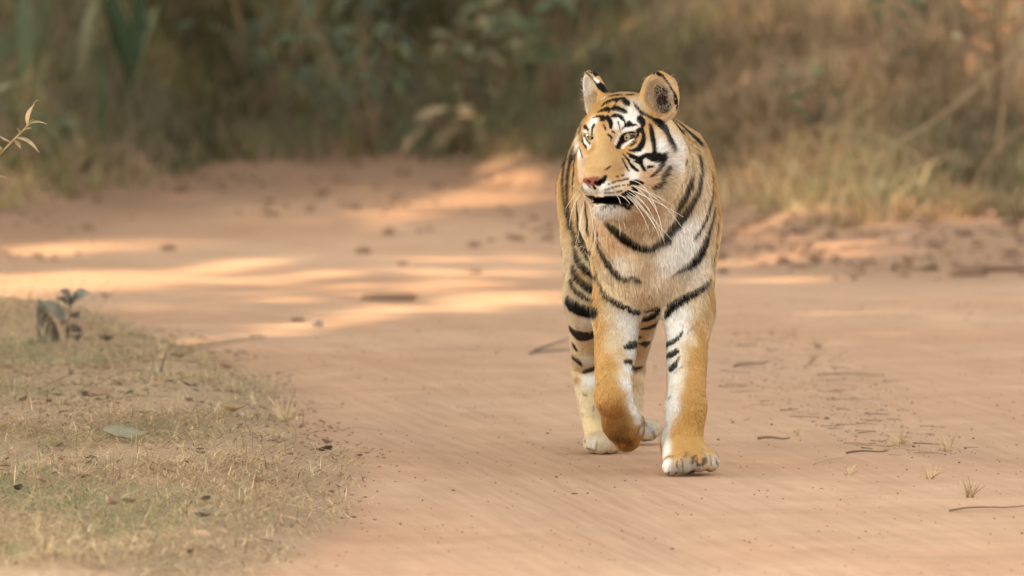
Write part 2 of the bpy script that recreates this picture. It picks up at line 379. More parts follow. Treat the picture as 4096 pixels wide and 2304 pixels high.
# ---- base coat regions (crop, x, y, radius, colour, alpha)
for b in [
 # shoulder / neck right
 (1,2050,900,260,TAN,.8),(1,2000,1250,260,CREAM,.8),(1,2200,1300,200,TAN,.9),(2,2200,300,260,CREAM,.8),(2,2330,700,200,CREAM,.9),
 (2,2480,600,90,ORANGE,.8),(2,2490,1000,90,ORANGE,.7),(2,2050,450,200,CREAM,.9),(1,1750,850,150,CREAM,.6),
 (2,2350,1000,160,CREAM,.9),(2,2150,1200,200,WHITE,1),(2,1950,1380,220,WHITE,1),(2,2250,1380,150,CREAM,.7),
 (3,1750,250,330,WHITE,1),(3,1620,520,210,WHITE,1),(3,2000,120,260,WHITE,1),(3,2280,430,140,WHITE,.8),(3,2150,620,240,GREYW*[1.1,1.05,.95],.85),
 (3,2380,250,110,CREAM,.6),(3,2380,500,110,CREAM,.7),(3,1800,760,200,CREAM*[.98,.97,.95],.9),(3,1640,900,150,CREAM*.9,.9),
 # chest left
 (2,700,1250,220,PEACH,1),(3,900,200,300,PEACH,1),(3,1250,400,280,CREAM*[1,.95,.9],.9),(3,1000,480,180,WHITE*.95,.7),(3,1430,550,150,PEACH*.9,.8),
 (3,900,720,220,CREAM,.9),(3,1200,850,260,CREAM*[.95,.92,.88],.9),(3,1400,1000,150,PEACH*.85,.8),(3,700,600,90,CREAM,.7),(3,820,150,90,ORANGE*1.1,.4),
 # throat
 (2,1500,700,300,CREAM*.9,.9),(2,1750,500,260,CREAM*.95,.9),(2,1350,950,260,PEACH*.9,.9),(2,1250,1150,200,CREAM*.85,.9),(2,1500,1250,240,CREAM*.9,.9),(2,1750,1000,160,CREAM,.9),
 (2,1650,300,160,CREAM,.8),(2,1900,250,160,CREAM,.7),
 # left front leg
 (3,1830,1280,190,WHITE,1),(3,2000,1150,150,WHITE*.97,.9),(3,2200,1000,150,CREAM,.8),(4,1800,150,180,WHITE,1),(4,1980,120,120,WHITE*.97,.9),(4,2120,250,90,CREAM,.7),
 (4,1800,450,150,WHITE,1),(4,1950,480,100,CREAM,.85),(4,1820,700,130,WHITE,1),(4,1960,760,90,CREAM,.7),(4,1820,900,120,WHITE,1),(4,1800,1100,110,WHITE,1),(4,1920,1000,80,CREAM,.6),
 (4,1780,1300,125,WHITE,1),(5,1760,150,115,WHITE,1),(5,1730,300,105,WHITE,1),(5,1710,450,105,WHITE,1),(5,1690,600,100,WHITE,1),(5,1690,750,100,WHITE,1),(5,1690,880,95,WHITE,1),(5,1710,1000,85,WHITE,1),(5,1730,1130,60,WHITE,1),
 (5,1950,1080,110,GREYW*.75,.75),(5,2100,1090,110,GREYW*.8,.75),(5,1830,1150,80,GREYW*.8,.8),(5,2420,1000,110,CREAM,.9),(5,2540,1000,80,GREYW,.8),(5,2230,1100,80,GREYW*.8,.7),(5,1900,950,90,TAN,.4),
 # right front leg
 (3,850,1150,160,CREAM,.8),(3,1100,1300,190,GREYW*1.15,.9),(4,1130,120,190,WHITE*.93,.95),(4,900,150,150,CREAM,.8),(4,850,350,120,CREAM,.6),(4,1150,420,120,WHITE*.9,.95),(4,960,550,80,CREAM,.6),
 (4,1100,700,110,WHITE*.9,.9),(4,950,800,80,CREAM,.6),(4,1090,950,110,WHITE,.95),(4,1170,1200,100,WHITE,1),(4,1240,1380,90,WHITE,1),(5,1190,100,110,WHITE,1),(5,1260,300,90,WHITE*.95,1),(5,1300,480,60,WHITE*.9,.9),
 (5,850,250,200,BROWN*1.6,.7),(5,880,430,230,BROWN,.95),(5,950,620,220,BROWN*.9,.95),(5,1060,720,140,BROWN*.85,.95),(5,780,520,110,BROWN,.8),(5,1190,560,90,ORANGE*.85,.9),(5,1000,720,45,ORANGE*.9,.8),(5,860,700,45,ORANGE*.6,.6),(4,650,1350,60,BROWN,.6),
 # flank and right hind
 (3,450,350,130,CREAM,.9),(3,330,600,120,TAN*1.05,.9),(3,400,880,130,CREAM,1),(3,300,1300,200,CREAM*.95,1),(3,450,1350,140,WHITE*.88,.9),(4,350,350,170,CREAM*[.92,.86,.8],1),
 (4,450,560,100,WHITE*.9,1),(4,230,680,90,TAN,.8),(4,480,880,120,WHITE*.85,1),(4,280,900,60,BROWN*1.2,.8),(4,330,1100,110,CREAM*.9,.9),(4,480,1200,100,CREAM*[.92,.9,.75],.9),(4,350,1350,120,CREAM*.85,.9),
 (5,400,200,130,CREAM*[.9,.87,.75],.9),(5,520,450,130,CREAM*[.95,.9,.72],1),(5,520,700,90,GREYW,.9),(5,700,720,110,CREAM*.8,.9),(2,150,300,120,TAN,.7),(2,350,1000,140,CREAM*.95,.9),(2,400,1350,90,WHITE*.9,.8),(2,100,900,100,TAN,.6),
 # left hind
 (3,1450,1350,150,TAN*[.9,.9,.95],.9),(4,1380,150,130,TAN*[.85,.85,.9],.9),(4,1280,480,110,PEACH*.85,.9),(4,1230,620,90,CREAM*.85,.8),(4,1240,950,100,TAN*.95,.9),(5,1420,450,120,GREYW*.8,.9),
 # face: white, cream
 (1,700,1250,200,TAN*1.03,.8),(2,620,120,220,TAN*1.05,.8),(2,850,200,170,TAN,.7),(1,650,1050,90,TAN,.5),
 (1,480,620,90,CREAM,.9),(1,350,820,90,CREAM,1),(1,285,950,80,CREAM,1),(1,275,1100,80,CREAM*1.05,1),(1,280,1230,70,WHITE*.95,1),(1,300,1350,75,WHITE*.92,1),(1,1150,700,170,WHITE,1),(1,1060,760,80,WHITE,1),(1,1180,800,100,WHITE,1),(1,960,820,100,WHITE,1),(1,900,880,70,WHITE*.95,.9),
 (1,1250,560,110,CREAM,.7),(1,1010,620,60,ORANGE*1.1,.5),(1,550,820,60,WHITE,1),(1,500,900,60,WHITE,1),(1,430,1000,50,GREYW,.9),(1,700,450,60,WHITE*.9,.7),
 (1,1570,1050,110,CREAM*[1.05,1,.9],.9),(1,1600,1250,140,WHITE,1),(1,1640,1340,100,WHITE,1),(1,1330,1330,110,WHITE*.97,.95),(1,1390,1200,60,CREAM,.8),(1,1600,950,60,CREAM,.6),(1,1450,1290,60,CREAM,.7),
 (1,1350,650,100,TAN,.6),(1,1800,1050,110,CREAM,.8),(1,1900,1250,160,WHITE*.9,.9),
 (2,1420,110,120,WHITE*.96,1),(2,1530,160,110,WHITE*.96,1),(2,1230,80,90,WHITE,.9),(2,1230,220,110,WHITE,1),(2,1180,310,110,WHITE,1),(2,1430,330,130,PEACH*1.08,.9),(2,1440,450,110,PEACH*1.05,.9),(2,1800,100,130,WHITE*.95,.9),(2,1580,350,90,CREAM,.8),(2,1900,200,100,WHITE*.9,.8),
 (2,690,490,80,WHITE,1),(2,650,590,90,WHITE,1),(2,800,600,110,WHITE,1),(2,730,640,80,WHITE,1),(2,900,600,90,WHITE*.95,.9),(2,780,500,50,WHITE*.9,.8),(2,950,540,80,CREAM,.9),(2,1050,450,70,CREAM,.8),(2,430,500,50,WHITE*.95,1),(2,480,620,90,WHITE*.93,1),(2,340,560,50,CREAM,.8),(2,800,660,60,WHITE,.9),
 (2,620,900,90,WHITE,1),(2,800,920,130,WHITE,1),(2,980,900,110,WHITE,1),(2,700,980,80,WHITE*.95,1),(2,900,990,90,WHITE*.95,1),(2,1060,940,60,WHITE*.9,.9),
 # ears inside
 (1,430,300,120,WHITE*.8,1),(1,360,180,90,WHITE*.75,1),(1,560,360,70,TAN,.9),(1,640,390,60,ORANGE,.8),(1,1380,250,110,TAN*.95,.9),(1,1550,220,110,TAN*.7,.7),(1,1480,480,110,TAN*.75,.9),(1,1560,620,90,TAN*.6,.9),(1,1500,330,90,TAN*.6,.8),(1,1800,650,60,TAN*.9,.8),(1,1750,330,60,GREYW*.6,.7),
]: blob(*b)

# ---- procedural stripes where the photograph does not look
facing = -TN[:, 1]
hid = np.where(TN[:, 0] < .1, np.maximum(smooth(-.02, -.2, facing), smooth(.14, .02, facing)*smooth(.5, .6, TV[:, 1])*(TV[:, 2] > .45)), smooth(.10, -.1, facing))*(TV[:, 1] > .08)
ph = TV[:, 1]*72 + 5*fbm(TV*np.array([5, 5, 3.]), 2) + 10*np.abs(TV[:, 0]-.33)
sv = np.sin(ph) - .45 + .9*(fbm(TV*11, 2)-.5)
torso = smooth(.42, .52, TV[:, 2])
ph2 = TV[:, 2]*85 + 5*fbm(TV*6+3, 2); sv2 = np.sin(ph2)-.4
leg = (1-torso)*smooth(.28, .34, TV[:, 2])
al = hid*np.clip(smooth(0, .22, sv)*torso + smooth(0, .22, sv2)*leg*(TV[:, 1] > .5), 0, 1)
headm = np.linalg.norm(TV-Hd(0, -.08, -.02), axis=1) < .2
al[headm] = 0
TC += al[:, None]*(BLACK-TC)
back = (TN[:, 2] > .5) & (TV[:, 2] > .75) & ~headm        # stripes over the back
al = back*smooth(0, .2, np.sin(TV[:, 1]*72+4*fbm(TV*6, 2))-.3); TC += al[:, None]*(BLACK-TC)
tailm = TV[:, 1] > 1.42
al = tailm*smooth(0, .2, np.sin(TV[:, 2]*95)-.1); TC += al[:, None]*(BLACK-TC)

# ---- traced stripes
S1 = [
 [(880,330,30),(980,325,40),(1080,335,50),(1250,320,40)],[(860,270,16),(1000,255,26),(1250,255,40)],[(790,425,30),(880,410,35),(1000,400,25)],[(1070,405,28),(1180,395,32)],
 [(670,575,20),(740,530,35),(830,490,35),(890,480,40),(950,470,40),(1010,470,60),(1060,520,95),(1085,550,60)],[(940,480,40),(900,510,30)],
 [(600,680,15),(680,650,40),(770,625,60),(800,640,40),(775,680,22)],[(860,625,60),(900,615,60),(980,640,60),(1040,670,56),(1075,688,20)],[(890,560,22),(870,600,22)],
 [(530,775,15),(600,745,30),(660,750,40),(700,780,75),(660,812,26)],[(830,750,30),(890,730,50),(960,740,50),(1010,790,40),(1040,830,26),(1045,880,22)],
 [(765,765,55),(790,800,60),(815,860,60),(820,920,40),(830,960,18)],[(700,880,14),(725,930,26),(740,980,12)],[(850,990,30),(880,1010,18)],[(780,1040,28),(830,1080,28),(820,1140,15)],
 [(1050,930,30),(1100,900,90),(1160,900,60),(1230,890,26)],[(1110,850,55)],[(1035,910,25),(1000,960,24),(975,1010,20)],[(930,830,14),(945,870,24),(960,920,14),(970,980,12)],
 [(1290,790,95),(1310,820,105),(1345,865,60)],[(1330,890,40),(1315,950,56),(1250,970,46)],[(1315,960,56),(1340,1030,50),(1350,1100,50),(1325,1190,76),(1270,1270,76),(1190,1300,40),(1110,1295,22)],
 [(1430,860,22),(1460,920,50),(1480,1010,68),(1490,1100,68),(1510,1200,60),(1520,1300,60),(1520,1390,70)],
 [(1180,520,20),(1230,600,35),(1290,680,40),(1400,730,35),(1500,790,50),(1600,850,95),(1680,930,120),(1740,1050,95),(1780,1170,95),(1800,1270,75),(1815,1315,30)],
 [(1090,1340,20),(1150,1390,50),(1240,1420,56),(1300,1410,50),(1400,1370,60),(1480,1400,105),(1580,1410,90),(1680,1390,60),(1690,1340,36)],
 [(1130,1220,18),(1200,1180,32),(1240,1130,18)],[(1000,1340,10),(1050,1400,18),(1110,1449,26)],
 # eye rims
 [(925,1240,50),(950,1170,80),(990,1100,60),(1020,1040,34),(1090,1005,28),(1180,1005,30),(1215,1020,20)],[(1000,1150,60),(1080,1135,34),(1160,1080,28),(1205,1035,20)],[(1255,1010,46),(1235,1070,36),(1160,1150,28),(1110,1190,18)],[(960,1240,40)],
 [(350,1060,30),(352,1130,40),(390,1200,30),(430,1240,30)],[(410,1060,30),(440,1180,36),(490,1180,26)],[(405,915,55),(440,960,46)],[(520,1050,20),(510,1000,26),(520,930,30),(550,885,38)],[(345,870,36),(330,950,34),(318,1050,28)],[(318,1250,20),(338,1330,20),(362,1410,18)],[(370,1170,16),(420,1260,18)],
 # flank
 [(330,660,25),(250,780,32),(200,900,40),(170,1050,42),(140,1200,44),(110,1350,44),(100,1449,42)],[(130,930,22),(60,1100,26),(35,1300,22),(28,1440,20)],[(215,1250,30),(195,1350,40),(188,1449,38)],[(262,1380,26),(255,1449,34)],
 # shoulder edge, neck smudge
 [(2170,820,14),(2280,1030,16),(2350,1200,14)],
 # ears
 [(1350,100,20),(1450,50,36),(1560,45,46),(1660,100,36),(1750,220,24),(1830,350,24),(1860,450,52),(1872,540,55),(1890,620,30),(1870,740,18)],
 [(340,20,26),(420,35,26),(500,120,28),(570,185,45),(650,260,90),(740,310,100),(800,335,60)],
]
for s in S1: stripe(1, s, ys=.13 if max(p[0] for p in s) < 335 and max(p[1] for p in s) > 1300 else .5)
stripe(1, [(1940,760,50),(2010,790,60)], DK, .6, 3); stripe(1, [(2230,1290,30),(2250,1449,50)], DK, .45, 3)
for s in ([(1580,300,80),(1640,370,170),(1610,440,130)], [(1730,580,140),(1700,650,120),(1610,560,80)], [(1680,450,60),(1700,520,70)]): stripe(1, s, np.array([.035, .022, .018]), .95, 3)
stripe(1, [(560,140,36),(610,185,34)], WHITE*1.05)
S2 = [
 [(90,0,42),(70,150,40),(58,300,36),(48,450,30),(50,600,26),(70,800,24),(110,1000,24),(150,1200,22)],[(185,0,38),(150,200,42),(125,400,44),(115,600,44),(130,800,42),(160,1000,44),(190,1200,48),(250,1400,52)],[(250,0,36),(235,200,46),(215,400,46),(205,560,34)],
 [(290,620,26),(290,800,42),(285,1000,48),(310,1200,52),(350,1350,52),(380,1449,52)],[(410,700,32),(425,900,42),(445,1050,46),(445,1200,42),(470,1300,26)],[(560,1050,16),(555,1200,22),(550,1350,22)],[(600,1230,20),(620,1400,26)],
 [(2440,280,20),(2460,450,26),(2455,650,34),(2430,800,36),(2370,1000,38),(2300,1150,38),(2230,1270,36),(2150,1370,26)],[(2500,850,22),(2460,1050,36),(2410,1200,42),(2370,1330,56),(2340,1449,70)],[(2540,1100,18),(2530,1300,18)],
 [(1750,190,56),(1710,260,76),(1660,340,56),(1640,430,56),(1590,490,66),(1500,540,36)],
 [(1290,110,56),(1300,50,46),(1400,15,40),(1480,60,44)],[(1500,30,100),(1620,50,120),(1680,20,60)],[(1300,100,46),(1325,180,46),(1365,245,32)],[(1650,100,56),(1610,200,46),(1540,290,36),(1460,350,22)],[(1420,190,36),(1490,185,28)],
 [(1000,50,18),(1060,180,22),(1110,260,18)],[(1060,30,22),(1120,120,28),(1180,200,46),(1250,250,28)],[(1150,10,46),(1230,40,28)],[(1200,100,28),(1280,130,28)],
 # nose and lips
 [(570,440,44),(620,460,66),(690,410,76),(730,350,52)],[(560,540,50),(540,500,40)],[(360,375,14),(440,400,16),(540,360,14),(650,360,16)],[(350,370,18),(400,450,16),(500,530,24)],[(585,570,12),(590,640,12)],
 [(1150,450,76),(1240,440,86),(1320,450,56)],[(1000,640,50),(1080,610,90),(1180,620,110),(1220,560,90),(1180,500,56)],
 [(600,740,46),(700,740,70),(850,750,90),(1000,740,110),(1100,720,130),(1150,780,90)],[(600,790,30),(800,785,40),(1000,800,50),(1110,850,70)],
 [(330,440,16),(370,555,28),(420,575,18)],[(330,510,14),(360,600,18),(440,612,16)],[(440,700,26),(500,740,24)],
]
for s in S2: stripe(2, s, ws=1.12 if 300 < np.mean([p[0] for p in s]) < 1330 and 330 < np.mean([p[1] for p in s]) < 880 and min(p[0] for p in s) > 320 and max(p[1] for p in s) < 900 else 1.5, ys=.13 if max(p[0] for p in s) < 480 and max(p[1] for p in s) > 540 and min(p[1] for p in s) < 700 and len(s) > 3 else .5)
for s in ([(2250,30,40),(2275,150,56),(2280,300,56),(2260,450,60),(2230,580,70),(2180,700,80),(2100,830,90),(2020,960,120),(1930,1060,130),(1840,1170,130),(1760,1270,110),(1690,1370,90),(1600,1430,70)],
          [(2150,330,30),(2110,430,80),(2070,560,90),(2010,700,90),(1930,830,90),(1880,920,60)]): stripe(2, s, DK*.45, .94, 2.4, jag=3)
for s in ([(770,1100,80),(860,1190,130),(960,1280,135),(1060,1350,125),(1150,1410,100)],): stripe(2, s, BLACK*1.3, .96, 2.0, jag=2.5)
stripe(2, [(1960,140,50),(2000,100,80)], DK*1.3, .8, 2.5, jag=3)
stripe(2, [(2130,60,20),(2155,250,24)], BROWN*.6, .5, 3)
stripe(2, [(390,405,50),(460,425,84),(530,430,116),(600,395,70)], np.array([.25, .078, .055]), 1, 1.0)
stripe(2, [(540,480,30)], np.array([.2, .07, .055]), 1)
for s in ([(570,440,44),(620,465,62),(690,410,70),(735,345,46)],): stripe(2, s)
stripe(2, [(610,680,36),(650,695,30)], np.array([.30, .14, .09]), .9)
for r in ([(790,470),(840,450),(880,432),(935,418),(980,410),(1030,398),(1080,385)], [(735,555),(790,540),(840,522),(900,508),(950,496),(1020,488),(1100,480)], [(735,610),(800,608),(850,604),(920,592),(980,580)], [(920,345),(1010,325)], [(740,230),(770,215),(800,190)], [(760,830),(820,870),(680,870),(870,840),(720,840)]):
    for x, y in r: stripe(2, [(x-10, y+2, 26), (x+12, y-2, 26)], DK*.6, .85, 1.0)
S3 = [
 [(360,0,50),(400,100,50),(450,170,60),(490,230,50)],[(240,150,35),(260,280,70),(320,400,80),(400,490,80),(480,560,60),(560,620,50)],[(200,430,35),(220,530,60),(280,640,80),(370,720,80),(450,780,90),(530,830,80)],
 [(160,650,30),(190,740,40),(250,830,55),(340,900,60),(430,950,50),(520,980,40)],[(120,930,40),(150,1010,110),(250,1090,145),(380,1150,135),(530,1170,130)],[(150,1390,30),(180,1449,50)],
 [(280,30,25),(330,120,30),(390,230,35),(430,310,40),(500,400,30)],[(215,20,22),(230,110,26)],
 [(1020,0,70),(1110,50,90),(1220,110,100),(1350,150,80),(1480,170,60),(1530,120,60)],
 [(2350,30,80),(2300,150,90),(2240,260,100),(2170,350,110),(2080,430,80),(1960,490,50),(1860,550,35),(1780,620,20)],[(2530,50,18),(2490,250,18),(2460,450,15)],
 [(2420,640,25),(2390,720,40),(2310,780,70),(2180,860,80),(2050,930,90),(1920,1000,100),(1810,1070,110),(1740,1160,90),(1700,1240,50)],
 [(590,60,30),(640,160,50),(700,270,70),(760,370,80),(830,470,80),(920,560,80),(1010,630,60),(1090,650,50),(1170,620,60),(1240,640,60),(1300,690,30)],
 [(520,260,18),(560,420,18),(590,560,18),(630,700,24),(680,830,40),(740,930,55),(830,980,60),(930,1040,70),(1010,1080,60),(1100,1110,60),(1180,1160,60),(1260,1170,60)],
 [(1380,1150,40),(1470,1120,50),(1570,1080,40)],[(1340,1280,70),(1440,1250,80),(1540,1190,80),(1600,1110,40)],[(1310,1430,60),(1450,1400,60),(1560,1320,40)],
]
for s in S3: stripe(3, s, jag=1.6, ws=1.5, ys=.25 if max(p[0] for p in s) < 565 else .5)
stripe(3, [(1530,110,70),(1650,60,90),(1750,20,90)], DK, .85, 3, jag=3)
stripe(3, [(620,10,22),(690,130,30),(770,240,32),(840,340,28),(900,410,22)], DK, .7, 2.5, jag=2); stripe(3, [(580,280,18),(640,420,22),(700,530,22),(790,680,18),(850,760,14)], DK*1.5, .55, 3, jag=2)
stripe(3, [(1440,910,30),(1480,930,20)], DK, .5, 3)
S4 = [
 [(170,60,60),(230,130,110),(330,180,140),(430,180,120),(530,150,90)],[(200,290,30),(230,350,50),(270,400,40)],[(190,510,40),(240,560,60),(310,600,60),(345,650,30)],[(380,760,40),(450,730,60),(540,700,60)],
 [(1320,60,60),(1420,50,60),(1540,10,50)],[(1290,195,40)],[(1290,290,40),(1350,300,80),(1440,280,60),(1370,350,40)],[(1180,700,60),(1250,700,60),(1310,680,40)],
 [(1060,360,50),(1140,330,90),(1230,310,80)],[(1060,590,50),(1130,590,60)],
 [(1710,320,60),(1770,290,60),(1850,250,50),(1930,180,36),(1980,80,18)],[(1730,500,60),(1800,470,70),(1880,420,56)],[(1780,710,70),(1840,660,70),(1880,590,36),(1920,510,18)],
]
for s in S4: stripe(4, s, BLACK*1.2, .97, 1.5, jag=2, ws=1.55)
for s in ([(2150,40,20),(2050,140,20)], [(1840,780,18),(1900,710,22),(1970,670,18)], [(1770,1160,36),(1740,1190,20)], [(590,980,18),(650,910,14),(730,830,14)], [(400,1130,40),(430,1130,30)], [(545,1320,26),(540,1385,22)]): stripe(4, s, DK*1.4, .6, 2, jag=2)
for s in ([(2035,860,36),(2010,920,20)], [(2150,925,56),(2130,1015,50)], [(2335,975,76),(2260,1050,50)], [(1735,1190,50)], [(1880,1195,60),(1980,1190,40)], [(2500,960,30),(2540,1040,30)], [(1880,1000,30),(1900,1090,40)], [(1960,960,26),(1975,1120,30)], [(2200,900,22),(2220,1080,34)], [(2420,900,20),(2440,1040,26)]): stripe(5, s, DK*.5, .75, 2.4, jag=3, ws=1.15)  # dark toe fur, and shaded grooves between the toes painted in
stripe(5, [(400,650,36),(410,690,30)], DK, .8); stripe(5, [(430,775,22),(570,815,22)], DK, .8); stripe(5, [(595,680,22),(580,800,22)], DK, .6, 2); stripe(5, [(1330,640,30),(1460,655,26)], DK, .8, 2); stripe(5, [(1370,360,50),(1390,420,40)], DK, .5, 2); stripe(5, [(1500,520,40),(1530,600,40)], DK, .6, 2)
for s in ([(920,560,16),(940,690,22),(960,760,20)], [(1080,500,16),(1110,620,20),(1130,690,18)], [(790,520,14),(830,640,18)]): stripe(5, s, BROWN*.35, .7, 2.5, jag=2)  # shade of the grooves between the curled toes, painted as dark lines
# pale lines by the eyes
for s in ([(1010,1250,36),(1060,1192,36),(1130,1150,34),(1190,1085,30),(1215,1030,18)], [(985,1000,26),(1060,960,46),(1150,950,46),(1230,920,28)], [(890,1180,36),(925,1090,36),(965,1020,26)], [(385,1090,18),(400,1150,32),(450,1210,36),(460,1270,24)], [(420,990,44),(390,1010,30)], [(515,1130,12),(480,1260,14)]): stripe(1, s, WHITE*.97, .95)
hq = TV-HO; mr, mf, mu = hq@HR, hq@HF, hq@HU
mo = (np.abs(mr) < .056) & (mf > -.09) & (mu < -.156) & (mu > -.177) & (np.abs(TN[:, 2]) > .55) & (mf < .06-.0*mr)
TC[mo] = np.array([.012, .008, .007])
TC *= (.90+.2*fbm(TV*40, 2))[:, None]
TC = np.clip(TC, .002, .9)

# ---- materials
def coat_material(name, fur):
    m = NT(name); m.set(Roughness=.62)
    m.p.inputs['Specular IOR Level'].default_value = .10
    c = m.attr('coat')
    if fur:
        nv = m.attr('furn', 'Vector'); m.l(nv, m.p.inputs['Normal'])
        m.l(c, m.p.inputs['Base Color'])
    else:
        n = m.noise(260, 3); m.l(m.mix(1.0, c, m.ramp(n, [(.3, (.8,)*3), (.7, (1.05,)*3)]), 'MULTIPLY'), m.p.inputs['Base Color']); m.bump(n, .4, .003)
    return m.m
MAT_BODY = coat_material('tiger_skin', False); MAT_FUR = coat_material('tiger_fur', True)
def plain(name, col, rough=.6, spec=.3, var=.25, scale=30, bump=0.):
    m = NT(name); m.set(Roughness=rough); m.p.inputs['Specular IOR Level'].default_value = spec
    n = m.noise(scale, 5)
    m.l(m.ramp(n, [(.25, [c*(1-var) for c in col]), (.75, [min(1, c*(1+var)) for c in col])]), m.p.inputs['Base Color'])
    if bump: m.bump(n, .5, bump)
    return m.m

TB = W(2560, 1860, .35); TB[2] = 0
tiger = empty('tiger', TB.tolist(), 'striped tiger walking towards the viewer along the dirt road, head turned aside, one forepaw lifted', 'tiger')
me = raw_mesh('body', TV-TB, quads=TQ); col_attr(me, 'coat', TC)
obj('body', me, MAT_BODY, tiger, label='muscular striped body with bare nose, dark lips and rounded ears')

# ---- fur: many short tapered hairs lying along the coat
def coat_at(P, N, fallback):                           # colour of the coat under a point just above it
    out = fallback.copy(); left = np.ones(len(P), bool)
    for k in (0, -1, 1, -2, 2, -3, 3):
        ix = np.floor((P+N*(k*HS)-LO)/HS).astype(int); ok = ((ix >= 0) & (ix < np.array(CELL.shape))).all(1) & left
        j = np.full(len(P), -1); j[ok] = CELL[ix[ok, 0], ix[ok, 1], ix[ok, 2]]
        g = ok & (j >= 0); out[g] = TC[j[g]]; left &= ~g
    return out
nose_tip = Hd(0, .085, -.12)
QC = TV[TQ].mean(1); QN = TN[TQ].mean(1); QN /= np.linalg.norm(QN, axis=1, keepdims=True)+1e-9
dh = np.linalg.norm(QC-Hd(0, -.07, -.03), axis=1)
dens = TA*np.where(QN[:, 1] > .35, .30, 1.0)*np.where(dh < .2, 1.9, 1.0)
eye_d = np.minimum(np.linalg.norm(QC-(EYES[1]+.02*HF), axis=1), np.linalg.norm(QC-(EYES[-1]+.02*HF), axis=1))
dens[eye_d < .017] = 0
nosd = np.linalg.norm((QC-Hd(0, .066, -.118))/np.array([1, 1, .8]), axis=1); dens[nosd < .026] = 0
mr, mf, mu = (QC-HO)@HR, (QC-HO)@HF, (QC-HO)@HU
dens[(np.abs(mr) < .05) & (mf > -.06) & (mu < -.153) & (mu > -.178) & (QN[:, 2]**2 > .3)] = 0
NF = 285000
pick = RNG.choice(len(TQ), NF, p=dens/dens.sum())
uv = RNG.random((NF, 2))[..., None]; u, v = uv[:, 0], uv[:, 1]
def bil(A): q = TQ[pick]; return A[q[:, 0]]*(1-u)*(1-v)+A[q[:, 1]]*u*(1-v)+A[q[:, 2]]*u*v+A[q[:, 3]]*(1-u)*v
FP, FN_, FC = bil(TV), bil(TN), bil(TC)
FN_ /= np.linalg.norm(FN_, axis=1, keepdims=True)
hr, hf, hu = (FP-HO)@HR, (FP-HO)@HF, (FP-HO)@HU
dh = np.sqrt(hr**2+(hf+.08)**2+(hu+.04)**2); wh = smooth(.24, .15, dh)[:, None]
dbody = np.stack([.25*np.sign(FP[:, 0]-.37), np.full(NF, .55), np.full(NF, -.75)], 1)
low = smooth(.62, .48, FP[:, 2])[:, None]; dbody = dbody*(1-low)+low*np.array([0, .12, -1.])
front = (smooth(.30, .05, FP[:, 1])*smooth(.3, .6, -FN_[:, 1]))[:, None]; dbody = dbody*(1-front)+front*np.stack([.35*(FP[:, 0]-.37)/.15, 0*hr, -np.ones(NF)], 1)
dhead = FP-nose_tip; dhead = dhead+np.array([0, .04, 0]); dhead /= np.linalg.norm(dhead, axis=1, keepdims=True)
jaw = smooth(-.11, -.16, hu)[:, None]; dhead = dhead*(1-jaw*.6)+jaw*.8*np.array([0, .2, -1])
D = dbody*(1-wh)+dhead*wh
D += RNG.normal(0, .18, (NF, 3))+.55*np.stack([fbm(FP*70+k_*9.1, 2)-.5 for k_ in range(3)], 1)
D -= (D*FN_).sum(1, keepdims=True)*FN_; D /= np.linalg.norm(D, axis=1, keepdims=True)+1e-9
LEN = np.full(NF, .010)
LEN += .010*smooth(.32, .5, FP[:, 2])*(1-wh[:, 0])                    # trunk and chest longer than legs
face = smooth(.16, .08, np.sqrt((hr*.9)**2+(hf-.01)**2+(hu+.05)**2))
LEN = LEN*(1-wh[:, 0])+wh[:, 0]*(.013-.008*face)
ruff = wh[:, 0]*smooth(-.02, -.09, hf)*smooth(.02, -.06, hu)*smooth(.04, .09, np.abs(hr)); LEN += .016*ruff
chin = wh[:, 0]*smooth(-.185, -.205, hu); LEN += .012*chin
LIFT = .22+.30*ruff+.2*chin+.12*face*0
earh = np.zeros(NF, bool)
for (ecn, Aear) in (EAR_N, EAR_F):                                     # long pale hair inside the ears
    q = (FP-ecn)@Aear.T; ins = (np.abs(q[:, 0]) < .042) & (np.abs(q[:, 2]) < .055) & (q[:, 1] > -.014) & (q[:, 1] < .022) & (FN_@Aear[1] > .15)
    earall = (np.abs(q[:, 0]) < .055) & (q[:, 2] > -.035) & (q[:, 2] < .065) & (np.abs(q[:, 1]) < .03)
    LEN[earall] = .0045
    k = ins & (RNG.random(NF) < .22); LEN[k] = .020; LIFT[k] = .30
    FC[k] = FC[k]*.25+.75*np.array([.50, .44, .37])
    D[k] = D[k]*.5+RNG.normal(0, .45, (k.sum(), 3)) + (Aear[2]*.3-Aear[0]*(.3 if Aear is EAR_N[1] else -.3))*1.0
    D[k] -= (D[k]*FN_[k]).sum(1, keepdims=True)*FN_[k]; D[k] /= np.linalg.norm(D[k], axis=1, keepdims=True)
    earh |= k
LEN[(wh[:, 0] > .5) & (np.abs(hr) < .055) & (hf > -.06) & (hu > -.172) & (hu < -.142)] *= .35
paw = FP[:, 2] < .10; LEN[paw] *= .75
LEN *= RNG.uniform(.65, 1.25, NF); WID = np.where(earh, .0006, np.where(wh[:, 0] > .5, .00105, .0013))*RNG.uniform(.7, 1.3, NF)
side = np.cross(D, FN_); side += RNG.normal(0, .25, side.shape); side /= np.linalg.norm(side, axis=1, keepdims=True)
lift = LIFT[:, None]; R0 = FP-FN_*.001
jit = RNG.normal(0, 1, NF)*np.where(wh[:, 0] > .5, .0006, .0020); FCj = coat_at(FP+D*jit[:, None], FN_, FC); FC = np.where(earh[:, None], FC, FCj)
Mid = R0+(D*.55+FN_*lift*.62)*LEN[:, None]; Tip = R0+(D*1.0+FN_*lift*.78+np.array([0, 0, -.12]))*LEN[:, None]
w = WID[:, None]
